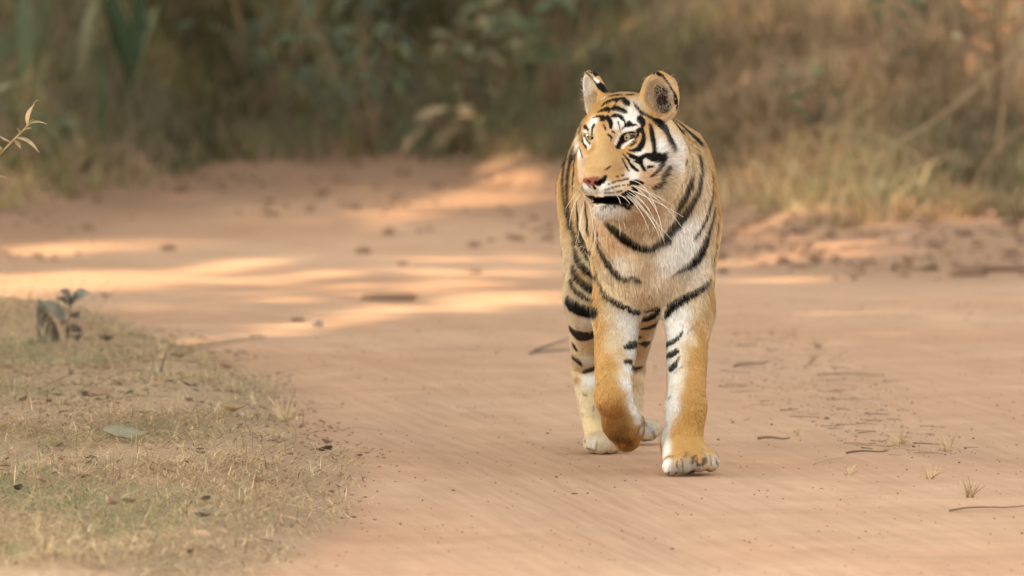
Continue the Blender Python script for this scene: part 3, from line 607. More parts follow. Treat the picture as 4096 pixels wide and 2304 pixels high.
FV = np.stack([R0-side*w, R0+side*w, Mid-side*w*.75, Mid+side*w*.75, Tip], 1).reshape(-1, 3)
i0 = np.arange(NF)[:, None]*5
fq = i0+np.array([[0, 1, 3, 2]]); ft = i0+np.array([[2, 3, 4]])
vary = RNG.uniform(.78, 1.18, NF)[:, None]
under1 = coat_at(R0+D*LEN[:, None]*.55, FN_, FC); under2 = coat_at(R0+D*LEN[:, None], FN_, FC)
bl = FC.max(1) < .05; vary[bl] = np.minimum(vary[bl], 1.0); under1[earh] = FC[earh]; under2[earh] = FC[earh]
midc = .15*FC+.85*under1; tipc = .18*FC+.82*under2
tipc = np.clip(tipc*vary*1.08, 0, .92); rootc = FC*vary*.9
CC = np.stack([rootc, rootc, midc*vary, midc*vary, tipc], 1).reshape(-1, 3)
nn = FN_*.85+.35*D*0+RNG.normal(0, .16, FN_.shape); nn /= np.linalg.norm(nn, axis=1, keepdims=True)
me = raw_mesh('fur', FV-TB, quads=fq, tris=ft); col_attr(me, 'coat', CC); vec_attr(me, 'furn', np.repeat(nn, 5, 0))
obj('fur', me, MAT_FUR, tiger, kind='stuff', label='short orange, white and black fur over the whole body')

# ---- eyes
m = NT('eye_dark'); m.set(Roughness=.08, Base_Color=(.012, .010, .008, 1)); MAT_EYE = m.m
m = NT('eye_iris'); m.set(Roughness=.12); m.p.inputs['Coat Weight'].default_value = 1.0; m.p.inputs['Coat Roughness'].default_value = .03
m.l(m.mix(m.noise(300, 4), (.19, .155, .065), (.34, .29, .14)), m.p.inputs['Base Color']); MAT_IRIS = m.m
m = NT('eye_pupil'); m.set(Roughness=.05, Base_Color=(.004, .004, .004, 1)); MAT_PUPIL = m.m
def cap(r, ang, n=20, rings=6, a0=0.):
    V = []; Qs = []
    for i in range(rings+1):
        a = a0+(ang-a0)*i/rings
        for j in range(n): t = 2*pi*j/n; V.append((r*sin(a)*cos(t), r*sin(a)*sin(t), r*cos(a)))
    for i in range(rings):
        for j in range(n): Qs.append((i*n+j, (i+1)*n+j, (i+1)*n+(j+1) % n, i*n+(j+1) % n))
    return raw_mesh('cap', V, quads=Qs)
cap_eye, cap_iris, cap_pupil = cap(.0178, pi*.999, 24, 14), cap(.0181, radians(31), 24, 8), cap(.0184, radians(10), 16, 4)
for s in (-1, 1):
    g = HF*1.0 + HR*(.10*s-.04) + HU*-.02; g = g/np.linalg.norm(g)
    e = obj('eye', cap_eye, MAT_EYE, tiger, (EYES[s]+.0060*HF-TB).tolist())
    e.rotation_mode = 'QUATERNION'; e.rotation_quaternion = Vector(g.tolist()).to_track_quat('Z', 'Y')
    obj('iris', cap_iris, MAT_IRIS, e); obj('pupil', cap_pupil, MAT_PUPIL, e)

# ---- whiskers
m = NT('whisker'); m.set(Roughness=.4, Base_Color=(.78, .75, .68, 1)); MAT_WHISK = m.m
def tube(P, R, n=5):
    P = np.asarray(P, float); T = np.gradient(P, axis=0); T /= np.linalg.norm(T, axis=1, keepdims=True)+1e-12
    ref = np.array([.31, .13, .94]); A = np.cross(T, ref); A /= np.linalg.norm(A, axis=1, keepdims=True)+1e-9; B = np.cross(T, A)
    a = np.arange(n)*2*pi/n; R = np.broadcast_to(R, len(P))
    V = P[:, None, :]+R[:, None, None]*(np.cos(a)[None, :, None]*A[:, None, :]+np.sin(a)[None, :, None]*B[:, None, :])
    V = V.reshape(-1, 3); k = len(P); Q = []
    for i in range(k-1):
        for j in range(n): Q.append((i*n+j, i*n+(j+1) % n, (i+1)*n+(j+1) % n, (i+1)*n+j))
    V = np.concatenate([V, P[[0, -1]]]); Tr = [(k*n, (j+1) % n, j) for j in range(n)]+[(k*n+1, (k-1)*n+j, (k-1)*n+(j+1) % n) for j in range(n)]
    return V, Q, Tr
def bez(a, b, c, n=9):
    t = np.linspace(0, 1, n)[:, None]; return (1-t)**2*a+2*t*(1-t)*b+t*t*c
WH = [((1150,410),(1500,430),(1680,1380)),((1130,470),(1600,620),(1970,1180)),((1040,530),(1500,700),(1990,1000)),((1090,540),(1450,750),(1690,1440)),((1060,600),(1350,850),(1810,1380)),((1050,650),(1330,850),(1450,1280)),
      ((1060,640),(1500,980),(1600,1330)),((1130,490),(1450,560),(1780,800)),((1100,560),(1400,620),(1570,860)),((1150,480),(1640,800),(1640,1270)),((1100,600),(1330,720),(1450,900)),((1150,640),(1400,900),(1560,1200)),
      ((930,630),(1080,690),(1130,800)),((900,640),(960,700),(980,800)),((920,1000),(970,1100),(965,1310)),((970,990),(1040,1090),(1055,1190)),((1150,870),(1220,900),(1260,940)),
      ((310,570),(180,680),(85,880)),((320,620),(170,850),(150,1140)),((400,700),(330,1000),(300,1200)),((340,960),(330,1200),(250,1430)),((460,780),(540,1040),(560,1440)),((330,640),(290,700),(240,760)),((230,490),(200,500),(180,520))]
for a, b, c in WH:
    A, ok = hit(*[np.atleast_1d(v) for v in px(2, *a)]); y0 = A[0][1] if ok[0] and A[0][1] < 0 else -.17
    P = bez(W(*px(2, *a), y0+.004), W(*px(2, *b), y0-.035), W(*px(2, *c), y0-.03), 12)
    V, Q, Tr = tube(P, np.linspace(.00085, .00038, 12), 4)
    obj('whisker', raw_mesh('whisker', V-TB, Q, Tr), MAT_WHISK, tiger)
# claws
MAT_CLAW = plain('claw', (.10, .085, .07), .4)
for sx, sy, Y in ((2676, 1893, -.150), (2733, 1885, -.162), (2797, 1876, -.142), (2851, 1872, -.095)):
    P = bez(W(sx, sy-10, Y+.012), W(sx, sy-8, Y-.008), W(sx-1, sy+4, Y-.010), 6)
    V, Q, Tr = tube(P, np.linspace(.0045, .001, 6), 5); obj('claw', raw_mesh('claw', V-TB, Q, Tr), MAT_CLAW, tiger)
# ================================================================== SETTING
def poly_g(pts): return G(np.array([p[0] for p in pts], float), np.array([p[1] for p in pts], float))[:, :2]
def inside(x, y, P):
    r = np.zeros(np.shape(x), bool); n = len(P)
    for i in range(n):
        x1, y1 = P[i]; x2, y2 = P[(i+1) % n]
        c = ((y1 > y) != (y2 > y)) & (x < (x2-x1)*(y-y1)/(y2-y1+1e-12)+x1); r ^= c
    return r
def seg_dist(x, y, P):                                # signed distance, negative inside
    d = np.full(np.shape(x), 1e9); n = len(P)
    for i in range(n):
        a = P[i]; b = P[(i+1) % n]; ab = b-a; t = np.clip(((x-a[0])*ab[0]+(y-a[1])*ab[1])/(ab@ab+1e-12), 0, 1)
        d = np.minimum(d, np.hypot(x-a[0]-t*ab[0], y-a[1]-t*ab[1]))
    return np.where(inside(x, y, P), -d, d)
VERGE = poly_g([(-900, 1500), (560, 1500), (700, 1420), (800, 1370), (880, 1220), (850, 1090), (730, 1015), (570, 900), (440, 862), (300, 815), (180, 780), (-900, 740)])
YBX = [-9, -2.1, -1.5, -.8, .0, .6, 1.1, 1.7, 2.4, 9]; YBY = [13, 15.4, 18.6, 19.2, 18.2, 15.6, 13.6, 13.2, 13.8, 13]
def bank_d(x, Y): return Y-np.interp(x, YBX, YBY)
def verge_d(x, Y):
    w = .10*(vnoise(np.stack([x*5, Y*2.2, 0*x], -1))-.5)+.16*(vnoise(np.stack([x*1.7, Y*.8, 0*x+5], -1))-.5)
    return seg_dist(x+w, Y+2*w, VERGE)
def height(x, Y):
    x = np.asarray(x, float); Y = np.asarray(Y, float); z = 0.0*x
    p2 = np.stack([x, Y, 0*x], -1)
    z = z + .030*(fbm(p2*np.array([.9, .35, 1])+3, 3)-.5)*smooth(.25, .9, np.hypot(x-.38, (Y-.5)*.55))
    u = x+.15*Y+.018*np.maximum(Y-4, 0)**2
    tr = np.exp(-((u-.02)/.16)**2)+np.exp(-((u-1.55)/.18)**2)
    near_t = np.exp(-((x-.38)/.34)**2-((Y-.55)/.95)**2)
    z = z-.012*tr*(1-near_t)
    z = z+.0026*(vnoise(np.stack([u*22, Y*.35, 0*x], -1))-.5)*.7*smooth(12, 6, Y)*(1-.6*near_t)
    v = verge_d(x, Y); m = smooth(.05, -.35, v)
    z = z+m*(.035+.05*fbm(p2*np.array([3, 1.5, 1])+9, 3))
    b = bank_d(x, Y); bb = np.maximum(b, 0)
    z = z+smooth(-3.5, 1.5, b)*.12*fbm(p2*np.array([1.3, .6, 1])+20, 3)+np.where(b > 0, .19*bb**2/(bb+1.2), 0)*smooth(70, 20, Y)
    z = z+smooth(-2, 1, b)*.10*(fbm(p2*np.array([4, 2.2, 1]), 3)-.5)
    # soft ridge of soil at the inside of the bend
    z = z+.05*np.exp(-((x-(-.25))/.9)**2-((Y-15.4)/1.5)**2)
    return z
def axis(parts): return np.unique(np.concatenate([np.linspace(a, b, n) for a, b, n in parts]).round(4))
gx = axis([(-400, -40, 10), (-40, -8, 12), (-8, -3, 26), (-3, 3, 151), (3, 8, 26), (8, 40, 12), (40, 400, 10)])
gy = axis([(-60, -8, 14), (-8, -4.2, 30), (-4.2, 9, 300), (9, 26, 170), (26, 45, 40), (45, 600, 14)])
GX, GY = np.meshgrid(gx, gy, indexing='ij'); GZ = height(GX, GY)
nx, ny = GX.shape; idx = np.arange(nx*ny).reshape(nx, ny)
gq = np.stack([idx[:-1, :-1], idx[1:, :-1], idx[1:, 1:], idx[:-1, 1:]], -1).reshape(-1, 4)
GVt = np.stack([GX, GY, GZ], -1).reshape(-1, 3)
vd = verge_d(GX, GY).ravel(); bd = bank_d(GX, GY).ravel(); uu = (GX+.15*GY+.018*np.maximum(GY-4, 0)**2).ravel()
m = NT('soil'); m.set(Roughness=.92); m.p.inputs['Specular IOR Level'].default_value = .12
tc = m.n('ShaderNodeTexCoord').outputs['Object']
uvec = m.n('ShaderNodeCombineXYZ'); m.l(m.attr('track', 'Fac'), uvec.inputs[0])
sep = m.n('ShaderNodeSeparateXYZ'); m.l(tc, sep.inputs[0])
my = m.n('ShaderNodeMath', operation='MULTIPLY'); my.inputs[1].default_value = .035; m.l(sep.outputs[1], my.inputs[0]); m.l(my.outputs[0], uvec.inputs[1])
streak = m.noise(30, 4, .6, uvec.outputs[0]); broad = m.noise(3.2, 5, .62, tc); broad2 = m.noise(.55, 3, .5, tc); grain = m.noise(240, 3, .6, tc); mid = m.noise(38, 5, .7, tc)
soil = m.ramp(streak, [(.30, (.425, .258, .166)), (.50, (.455, .284, .186)), (.72, (.485, .31, .208))])
soil = m.mix(1.0, soil, m.ramp(broad, [(.3, (.86, .85, .85)), (.7, (1.08, 1.08, 1.08))]), 'MULTIPLY')
soil = m.mix(1.0, soil, m.ramp(broad2, [(.32, (.93, .86, .80)), (.68, (1.08, 1.12, 1.12))]), 'MULTIPLY')
rutc = m.ramp(streak, [(.30, (.33, .195, .125)), (.5, (.40, .245, .16)), (.7, (.46, .30, .205))]); soil = m.mix(m.attr('rut', 'Fac'), soil, rutc)
verge_c = m.ramp(mid, [(.3, (.29, .185, .115)), (.55, (.41, .28, .178)), (.75, (.50, .355, .23))])
bank_c = m.ramp(mid, [(.3, (.23, .135, .085)), (.6, (.345, .205, .13)), (.8, (.42, .255, .165))])
c = m.mix(m.attr('verge', 'Fac'), soil, verge_c); c = m.mix(m.attr('bank', 'Fac'), c, bank_c); c = m.mix(m.attr('turf', 'Fac'), c, m.ramp(mid, [(.3, (.07, .055, .03)), (.7, (.15, .115, .065))]))
c = m.mix(1.0, c, m.ramp(grain, [(.35, (.86,)*3), (.65, (1.08,)*3)]), 'MULTIPLY')
m.l(c, m.p.inputs['Base Color'])
hsum = m.n('ShaderNodeMath', operation='MULTIPLY_ADD'); hsum.inputs[1].default_value = .12; m.l(streak, hsum.inputs[0]); m.l(mid, hsum.inputs[2])
h2 = m.n('ShaderNodeMath', operation='MULTIPLY_ADD'); h2.inputs[1].default_value = .35; m.l(grain, h2.inputs[0]); m.l(hsum.outputs[0], h2.inputs[2])
m.bump(h2.outputs[0], .40, .008)
MAT_SOIL = m.m
def sheet(name, faces):
    used, inv = np.unique(faces, return_inverse=True); me = raw_mesh(name, GVt[used], quads=inv.reshape(-1, 4))
    flt_attr(me, 'verge', smooth(.06, -.10, vd[used])); flt_attr(me, 'bank', smooth(-4.8, -1.2, bd[used]+1.6*(fbm(GVt[used]*np.array([1.2, .7, 0])+4, 3)-.5)*2)); flt_attr(me, 'turf', smooth(.3, 1.8, bd[used])*smooth(1.6, .2, GVt[used][:, 0])); rn = fbm(GVt[used]*np.array([1.6, .5, 0])+14, 3); flt_attr(me, 'rut', np.clip((np.exp(-((uu[used]-.05)/.28)**2)+.8*np.exp(-((uu[used]-1.5)/.30)**2)), 0, 1)*smooth(.3, .65, rn)*.85); flt_attr(me, 'track', uu[used]); return me
fc = gq
isroad = (vd[fc].mean(1) > 0) & (bd[fc].mean(1) < 0) & (GVt[fc][:, :, 0].mean(1) > -8) & (GVt[fc][:, :, 0].mean(1) < 8) & (GVt[fc][:, :, 1].mean(1) > -40)
obj('dirt_road', sheet('dirt_road', fc[isroad]), MAT_SOIL, kind='structure', label='pinkish sandy dirt road with faint tyre tracks bending away')
obj('ground', sheet('ground', fc[~isroad]), MAT_SOIL, kind='structure', label='dry soil verge and rising bank around the road')

# ---- generic grass: tapered bent blades
def ground_normal_z(x, Y): return height(x, Y)
def blades(name, x, Y, h, wid, lean, rgb, mat, z=None, segs=3, droop=.5, zf=1.0, **kw):
    n = len(x); z = height(x, Y)-.004 if z is None else z
    a = RNG.uniform(0, 2*pi, n); d = np.stack([np.cos(a), np.sin(a), 0*a], 1)
    sd = np.stack([-np.sin(a+RNG.normal(0, .6, n)), np.cos(a), 0*a], 1); sd /= np.linalg.norm(sd, axis=1, keepdims=True)
    P0 = np.stack([x, Y, z], 1); V = []
    for i in range(segs+1):
        t = i/segs; lt = lean*t**(1+droop)
        p = P0+d*(h*lt)[:, None]; p[:, 2] += zf*h*t*np.sqrt(np.clip(1-(lean*t*.95)**2, .02, 1))
        w_ = (wid*(1-t)**.7*.5)[:, None]
        if i < segs: V += [p-sd*w_, p+sd*w_]
        else: V += [p]
    k = 2*segs+1; V = np.stack(V, 1).reshape(-1, 3); b = np.arange(n)[:, None]*k
    q = np.concatenate([b+np.array([[2*i, 2*i+1, 2*i+3, 2*i+2]]) for i in range(segs-1)]); t_ = b+np.array([[k-3, k-2, k-1]])
    me = raw_mesh(name, V, quads=q, tris=t_); col_attr(me, 'tint', np.repeat(rgb, k, 0)); return obj(name, me, mat, **kw)
m = NT('dry_blade'); m.set(Roughness=.65); m.p.inputs['Specular IOR Level'].default_value = .25
m.l(m.attr('tint'), m.p.inputs['Base Color'])
tr = m.n('ShaderNodeBsdfTranslucent'); m.l(m.attr('tint'), tr.inputs[0]); ms = m.n('ShaderNodeMixShader'); ms.inputs[0].default_value = .25
m.l(m.p.outputs[0], ms.inputs[1]); m.l(tr.outputs[0], ms.inputs[2]); m.l(ms.outputs[0], m.out.inputs[0]); MAT_BLADE = m.m
def pal(n, cols, wts, var=.25):
    c = np.array(cols)[RNG.choice(len(cols), n, p=np.array(wts)/sum(wts))]; return c*RNG.uniform(1-var, 1+var, (n, 1))
STRAW = (.56, .40, .22); STRAWD = (.40, .27, .15); STRAWP = (.68, .53, .33); GREENY = (.20, .23, .10); BRN = (.24, .15, .09); OLIVE = (.15, .15, .07)

# ---- shade trees left of the frame; their crowns are shaped, with gaps cut so streaks of sun reach the road
STREAK = [poly_g(p) for p in (
 [(330, 862), (560, 846), (800, 838), (1000, 792), (1440, 762), (1440, 728), (1250, 735), (1000, 752), (860, 782), (700, 812), (480, 838), (330, 846)],
 [(-120, 775), (200, 742), (420, 706), (760, 655), (760, 636), (500, 655), (230, 672), (-120, 690)],
 [(-120, 655), (300, 628), (470, 612), (430, 600), (200, 605), (-120, 625)],
 [(900, 612), (1130, 565), (1440, 540), (1440, 445), (1250, 470), (1060, 525), (880, 585)],
 [(1790, 684), (1960, 668), (2150, 656), (2330, 640), (2330, 628), (2100, 632), (1950, 645), (1790, 660)])]
DAPPLE = [np.array([(.7, 13.2), (3.2, 13.2), (3.6, 21), (.9, 21)]), poly_g([(1790, 655), (2576, 600), (2576, 520), (2200, 560), (1790, 610)]), poly_g([(400, 780), (1440, 720), (1440, 640), (300, 700)]), poly_g([(1790, 720), (2100, 712), (2100, 690), (1790, 690)])]
def crown_leaves(n, size):
    g = np.stack([RNG.uniform(-6.5, 8.5, n), RNG.uniform(-5.8, 34, n)], 1); t = RNG.uniform(11.5, 17.5, n)
    keep = np.ones(n, bool)
    for P in STREAK:
        keep &= seg_dist(g[:, 0], g[:, 1], P) > .02
    for i_, P in enumerate(DAPPLE): keep &= ~((seg_dist(g[:, 0], g[:, 1], P) < 0) & (RNG.random(n) < (.36 if i_ == 0 else .72)))
    g = g[keep]; t = t[keep]; n = len(g)
    c = np.concatenate([g, height(g[:, 0], g[:, 1])[:, None]*0], 1)+SUN_DIR*t[:, None]
    nrm = RNG.normal(0, 1, (n, 3)); nrm[:, 2] = np.abs(nrm[:, 2])*1.3; nrm /= np.linalg.norm(nrm, axis=1, keepdims=True)
    a = np.cross(nrm, RNG.normal(0, 1, (n, 3))); a /= np.linalg.norm(a, axis=1, keepdims=True); b = np.cross(nrm, a)
    s = size*RNG.uniform(.7, 1.3, n)[:, None]
    V = np.stack([c-a*s, c-b*s*.55, c+a*s, c+b*s*.55], 1); return c, V
MAT_LEAFG = plain('tree_leaf', (.055, .075, .025), .5, .3, .35, 9)
MAT_BARK = plain('bark', (.14, .105, .075), .9, .1, .35, 14, .02)
cc, cv = crown_leaves(64000, .21)
c2, v2 = crown_leaves(68000, .21); kk = (c2-SUN_DIR*(c2[:, 2:]/SUN_DIR[2]))[:, 1] < 5.5; cc = np.concatenate([cc, c2[kk]]); cv = np.concatenate([cv, v2[kk]])
trees = [(-12.3+.5*((i*37) % 3-1), -3.5+6.2*i+((i*53) % 5-2)*.3) for i in range(7)]
own = np.argmin(np.abs(cc[:, 1][:, None]-np.array([t[1] for t in trees])[None, :]), 1)
for i, (tx, ty) in enumerate(trees):
    tz = float(height(tx, ty)); e = empty('shade_tree', (tx, ty, tz), 'tall spreading roadside tree out of view, leafy crown shaped to shade the dirt road', 'tree', 'trees in a row along the shaded roadside')
    V = cv[own == i].reshape(-1, 3)-np.array([tx, ty, tz]); k = len(V)//4
    me = raw_mesh('crown', V, quads=np.arange(k*4).reshape(-1, 4)); obj('crown', me, MAT_LEAFG, e)
    V, Q, Tr = tube(np.array([[0, 0, -.3], [.1, .05, 1.5], [.05, .1, 3.4], [.3, .1, 5.6], [.9, .1, 7.4]]), np.array([.42, .32, .27, .2, .1]), 10)
    vs, qs, ts = [V], list(Q), list(Tr); off = len(V)
    for k2 in range(6):
        a = 2*pi*k2/6+i; L = 2.6+.5*((k2*7+i) % 3); z0 = 3.2+.5*k2
        P = bez(np.array([.1, .1, z0]), np.array([.5*cos(a)*L, .5*sin(a)*L, z0+1.2]), np.array([cos(a)*L+.6, sin(a)*L, z0+2.2+.2*k2]), 7)
        V, Q, Tr = tube(P, np.linspace(.14, .03, 7), 6); vs.append(V); qs += [tuple(np.array(q)+off) for q in Q]; ts += [tuple(np.array(q)+off) for q in Tr]; off += len(V)
    obj('trunk', raw_mesh('trunk', np.concatenate(vs), qs, ts), MAT_BARK, e)
# ================================================================== PLANTS AND LITTER
def samp(n, x0, x1, y0, y1): return RNG.uniform(x0, x1, n), RNG.uniform(y0, y1, n)
# ---- bank grass (one mass, too many blades to count)
x, Y = samp(120000, -3.6, 3.8, 12.6, 26); xe, Ye = samp(60000, -9, 10, 12.6, 27); ke = (xe < -3.6) | (xe > 3.8); x = np.concatenate([x, xe[ke]]); Y = np.concatenate([Y, Ye[ke]])
b = bank_d(x, Y); dn = fbm(np.stack([x*1.1, Y*.7, 0*x], -1), 3)
start = np.interp(x, [-3.6, -2.0, -1.0, 0, .9, 1.6, 3], [.0, .0, .4, 1.2, .5, .2, .1])
k = (b > start+1.6*(dn-.5)) & (RNG.random(len(x)) < .25+.75*smooth(.32, .6, dn)); x, Y, dn = x[k], Y[k], dn[k]
rightness = smooth(-.2, 1.6, x+1.2*(dn-.5))
tone = fbm(np.stack([x*2.2+9, Y*1.2, 0*x], -1), 2)
cA = pal(len(x), [(.20, .145, .068), (.215, .19, .08), (.14, .155, .065), (.30, .21, .105)], [3, 3, 2.2, 2]); cB = pal(len(x), [(.42, .29, .16), (.34, .23, .13), (.30, .25, .12), (.48, .35, .20), (.27, .165, .10)], [3, 3, 1.8, 1.5, 1.6])
rgb = cA*(1-rightness[:, None])+cB*rightness[:, None]; gt = smooth(.5, .68, fbm(np.stack([x*1.6+50, Y*.9, 0*x], -1), 2))[:, None]; rgb = rgb*(1-.5*gt)+.5*gt*(np.array([.10, .12, .055])+np.array([.10, .09, .045])*rightness[:, None]); rgb = rgb*(.55+.95*smooth(.25, .75, tone)[:, None])
h = RNG.uniform(.10, .36, len(x))*(.7+.6*dn)*(1-.35*rightness)
blades('bank_grass', x, Y, h, RNG.uniform(.006, .015, len(x)), RNG.uniform(.45, 1.03, len(x)), rgb, MAT_BLADE, segs=2, zf=RNG.uniform(.4, 1, len(x)), kind='stuff', label='dry brown and olive grass covering the bank behind the road')
# ---- verge grass
x, Y = samp(225000, -2.2, .1, -4.2, 8.0)
v = verge_d(x, Y); dn = fbm(np.stack([x*3.0+4, Y*1.4, 0*x], -1), 3)
k = (v < .02+.5*(dn-.5)) & (RNG.random(len(x)) < (.22+.78*smooth(.38, .60, dn))*smooth(.12, -.30, v)*np.where(Y > 1.5, .7, 1.0)); x, Y, dn = x[k], Y[k], dn[k]
gp = smooth(.50, .62, fbm(np.stack([x*2.1+31, Y*1.1+8, 0*x], -1), 2))*smooth(-.5, -1.1, x)
rgb = pal(len(x), [STRAW, STRAWD, STRAWP, BRN, (.15, .10, .06)], [4, 3, 2, 1.6, .9], .4); gr = pal(len(x), [GREENY, (.27, .29, .14)], [1, 1]); pk = RNG.random(len(x)) < .05+.45*gp; rgb[pk] = gr[pk]
up = RNG.random(len(x)) < .035
blades('verge_grass', x, Y, np.where(up, RNG.uniform(.04, .09, len(x)), RNG.uniform(.03, .11, len(x))), RNG.uniform(.0014, .0036, len(x)), np.where(up, RNG.uniform(.2, .7, len(x)), RNG.uniform(.9, 1.04, len(x))), rgb, MAT_BLADE, zf=np.where(up, .9, RNG.uniform(.04, .34, len(x))), z=height(x, Y)+np.where(up, -.004, RNG.uniform(.001, .012, len(x))), kind='stuff', label='short dry straw grass with a few green blades on the verge')
# ---- loose straw and grit on the road
def on_road(n, polys, spread=.05):
    out = []
    for P, wt in polys:
        lo, hi = P.min(0)-.1, P.max(0)+.1; m_ = int(n*wt); q = RNG.uniform(lo, hi, (m_*6, 2)); out.append(q[inside(q[:, 0], q[:, 1], P)][:m_])
    q = np.concatenate(out); return q[:, 0], q[:, 1]
R1 = poly_g([(1815, 830), (2010, 830), (2260, 960), (2330, 1050), (2420, 1090), (2480, 1130), (2300, 1150), (2130, 1110), (1900, 1010), (1815, 960)])
R2 = poly_g([(2090, 1060), (2330, 1040), (2440, 1090), (2440, 1135), (2250, 1150), (2090, 1110)]); R3 = poly_g([(2310, 1130), (2480, 1130), (2520, 1180), (2450, 1290), (2390, 1260), (2330, 1190)])
RALL = poly_g([(-50, 1460), (2600, 1460), (2600, 760), (1500, 760), (600, 870), (850, 1000)])
x, Y = on_road(3600, [(R1, .55), (R2, .28), (R3, .17)]); k = RNG.random(len(x)) < 1.5*smooth(.36, .62, fbm(np.stack([x*5, Y*2, 0*x], -1), 2))+.08; x, Y = x[k], Y[k]
rgb = pal(len(x), [STRAW, STRAWD, BRN, (.15, .11, .08), STRAWP], [3, 3, 3, 3, 1])
blades('loose_straw', x, Y, RNG.uniform(.02, .10, len(x)), RNG.uniform(.0012, .0026, len(x)), RNG.uniform(.96, 1.04, len(x)), rgb, MAT_BLADE, zf=RNG.uniform(.02, .14, len(x)), kind='stuff', label='broken straw and grass bits strewn beside the tyre track')
def lump(seed, sub=1, flat=.7):
    import bmesh
    bm = bmesh.new(); bmesh.ops.create_icosphere(bm, subdivisions=sub, radius=1.0)
    V = np.array([v.co[:] for v in bm.verts]); T = [tuple(v.index for v in f.verts) for f in bm.faces]; bm.free()
    n = 1+.75*(fbm(V*1.4+seed*3.7, 3)-.5); V = V*n[:, None]*np.array([1, .85, flat]); return V, T
V0, T0 = lump(1, 1); x, Y = on_road(2000, [(RALL, .7), (R1, .3)]); n = len(x); s = RNG.uniform(.001, .0034, n)*np.where(RNG.random(n) < .06, 1.8, 1)
z = height(x, Y); a = RNG.uniform(0, 6.3, n); ca, sa = np.cos(a), np.sin(a)
VV = np.stack([x[:, None]+s[:, None]*(V0[None, :, 0]*ca[:, None]-V0[None, :, 1]*sa[:, None]), Y[:, None]+s[:, None]*(V0[None, :, 0]*sa[:, None]+V0[None, :, 1]*ca[:, None]), z[:, None]+s[:, None]*(V0[None, :, 2]+.3)], -1)
me = raw_mesh('grit', VV.reshape(-1, 3), tris=(np.array(T0)[None]+np.arange(n)[:, None, None]*len(V0)).reshape(-1, 3)); obj('grit', me, plain('grit', (.20, .125, .085), .9, .1, .4, 40), kind='stuff', label='tiny dark soil crumbs scattered over the sandy road')

# ---- single pieces
MAT_CLOD = plain('clod', (.27, .168, .112), .95, .08, .35, 22, .012); MAT_STONE = plain('stone', (.34, .27, .22), .85, .2, .25, 14, .008); MAT_CLODD = plain('dark_clod', (.19, .12, .085), .95, .08, .3, 22, .01)
LUMPS = []
for i in range(6):
    V, T = lump(i+2, 2, .62+.05*(i % 3)); LUMPS.append((V, T))
def lump_mesh(name, i, mat):
    me = raw_mesh(name, LUMPS[i][0], tris=LUMPS[i][1]); me.materials.append(mat); return me
CL = [lump_mesh('soil_clod', i, MAT_CLOD) for i in range(6)]; CD = [lump_mesh('soil_clod', i, MAT_CLODD) for i in range(6)]; ST = [lump_mesh('stone', i, MAT_STONE) for i in range(6)]
def put(me, name, x, Y, s, label, cat, group=None, rz=None, sink=.3, tilt=0.):
    z = float(height(x, Y)); sv = s if isinstance(s, tuple) else (s, s, s)
    o = obj(name, me, None, None, (x, Y, z+sv[2]*(.6-sink)), label, cat, group); o.scale = sv
    o.rotation_euler = (random.uniform(-tilt, tilt), random.uniform(-tilt, tilt), random.uniform(0, 6.28) if rz is None else rz); return o
def at(dx, dy): p = G(float(dx), float(dy)); return float(p[0]), float(p[1])
for (dx, dy, s, kind, lab) in [(797, 818, (.022, .02, .026), 'stone', 'small pale rounded stone standing in the sunlit streak on the road'), (750, 804, (.026, .02, .013), 'dark', 'dark flat clod just behind the pale stone in the sun'),
    (980, 748, (.105, .06, .028), 'clod', 'long flat brown clod lying along the sunlit streak'), (1973, 664, (.030, .025, .022), 'dark', 'blackish round clod at the road edge near the lit leaf litter'), (1822, 682, (.024, .02, .015), 'dark', 'small dark clod beside the planted foreleg on the far road edge'),
    (1195, 690, (.028, .02, .014), 'clod', 'lone brown crumb on the pale road beside the tiger flank'), (1012, 668, (.024, .02, .013), 'clod', 'brown crumb on the pale road between two sun streaks'), (262, 744, (.024, .02, .014), 'clod', 'brown clod on the lit road behind the broad leaved seedling'),
    (405, 857, (.040, .022, .012), 'dark', 'flat dark clod where the verge meets the sunlit streak'), (2510, 690, (.16, .07, .03), 'clod', 'wide low brown soil ridge on the far sandy road'), (2440, 700, (.08, .05, .022), 'clod', 'low brown lump beside the wide soil ridge'),
    (2158, 1122, (.007, .007, .006), 'stone', 'tiny olive pebble by the thick straw twig'), (1140, 1235, (.006, .006, .004), 'dark', 'tiny black crumb in the bare tyre track'), (1445, 1235, (.009, .007, .004), 'dark', 'thin black chip on bare sand before the tiger'), (2080, 1055, (.008, .008, .007), 'dark', 'small brown pebble among scattered twigs')]:
    X, YY = at(dx, dy); i = random.randrange(6); put({'stone': ST, 'dark': CD, 'clod': CL}[kind][i], 'stone' if kind == 'stone' else 'soil_clod', X, YY, s, lab, 'stone' if kind == 'stone' else 'clod', rz=0 if s[0] > .05 else None)
V0, T0 = lump(9, 1); m_ = 5200; x = RNG.uniform(-2.6, 2.9, m_); Y = RNG.uniform(10.4, 19, m_); b = bank_d(x, Y); kp = RNG.random(m_) < np.where(x > .4, smooth(-3.2, -.8, b)*(1.1*fbm(np.stack([x*2, Y, 0*x], -1), 2)), .55*smooth(-5.5, -1, b)*smooth(.4, .62, fbm(np.stack([x*1.5, Y*.8, 0*x], -1), 2)))*(b < 1.2); x, Y = x[kp], Y[kp]; n = len(x)
s = RNG.uniform(.006, .022, n)*np.where(RNG.random(n) < .1, 1.5, 1); z = height(x, Y); a = RNG.uniform(0, 6.3, n); ca, sa = np.cos(a), np.sin(a)
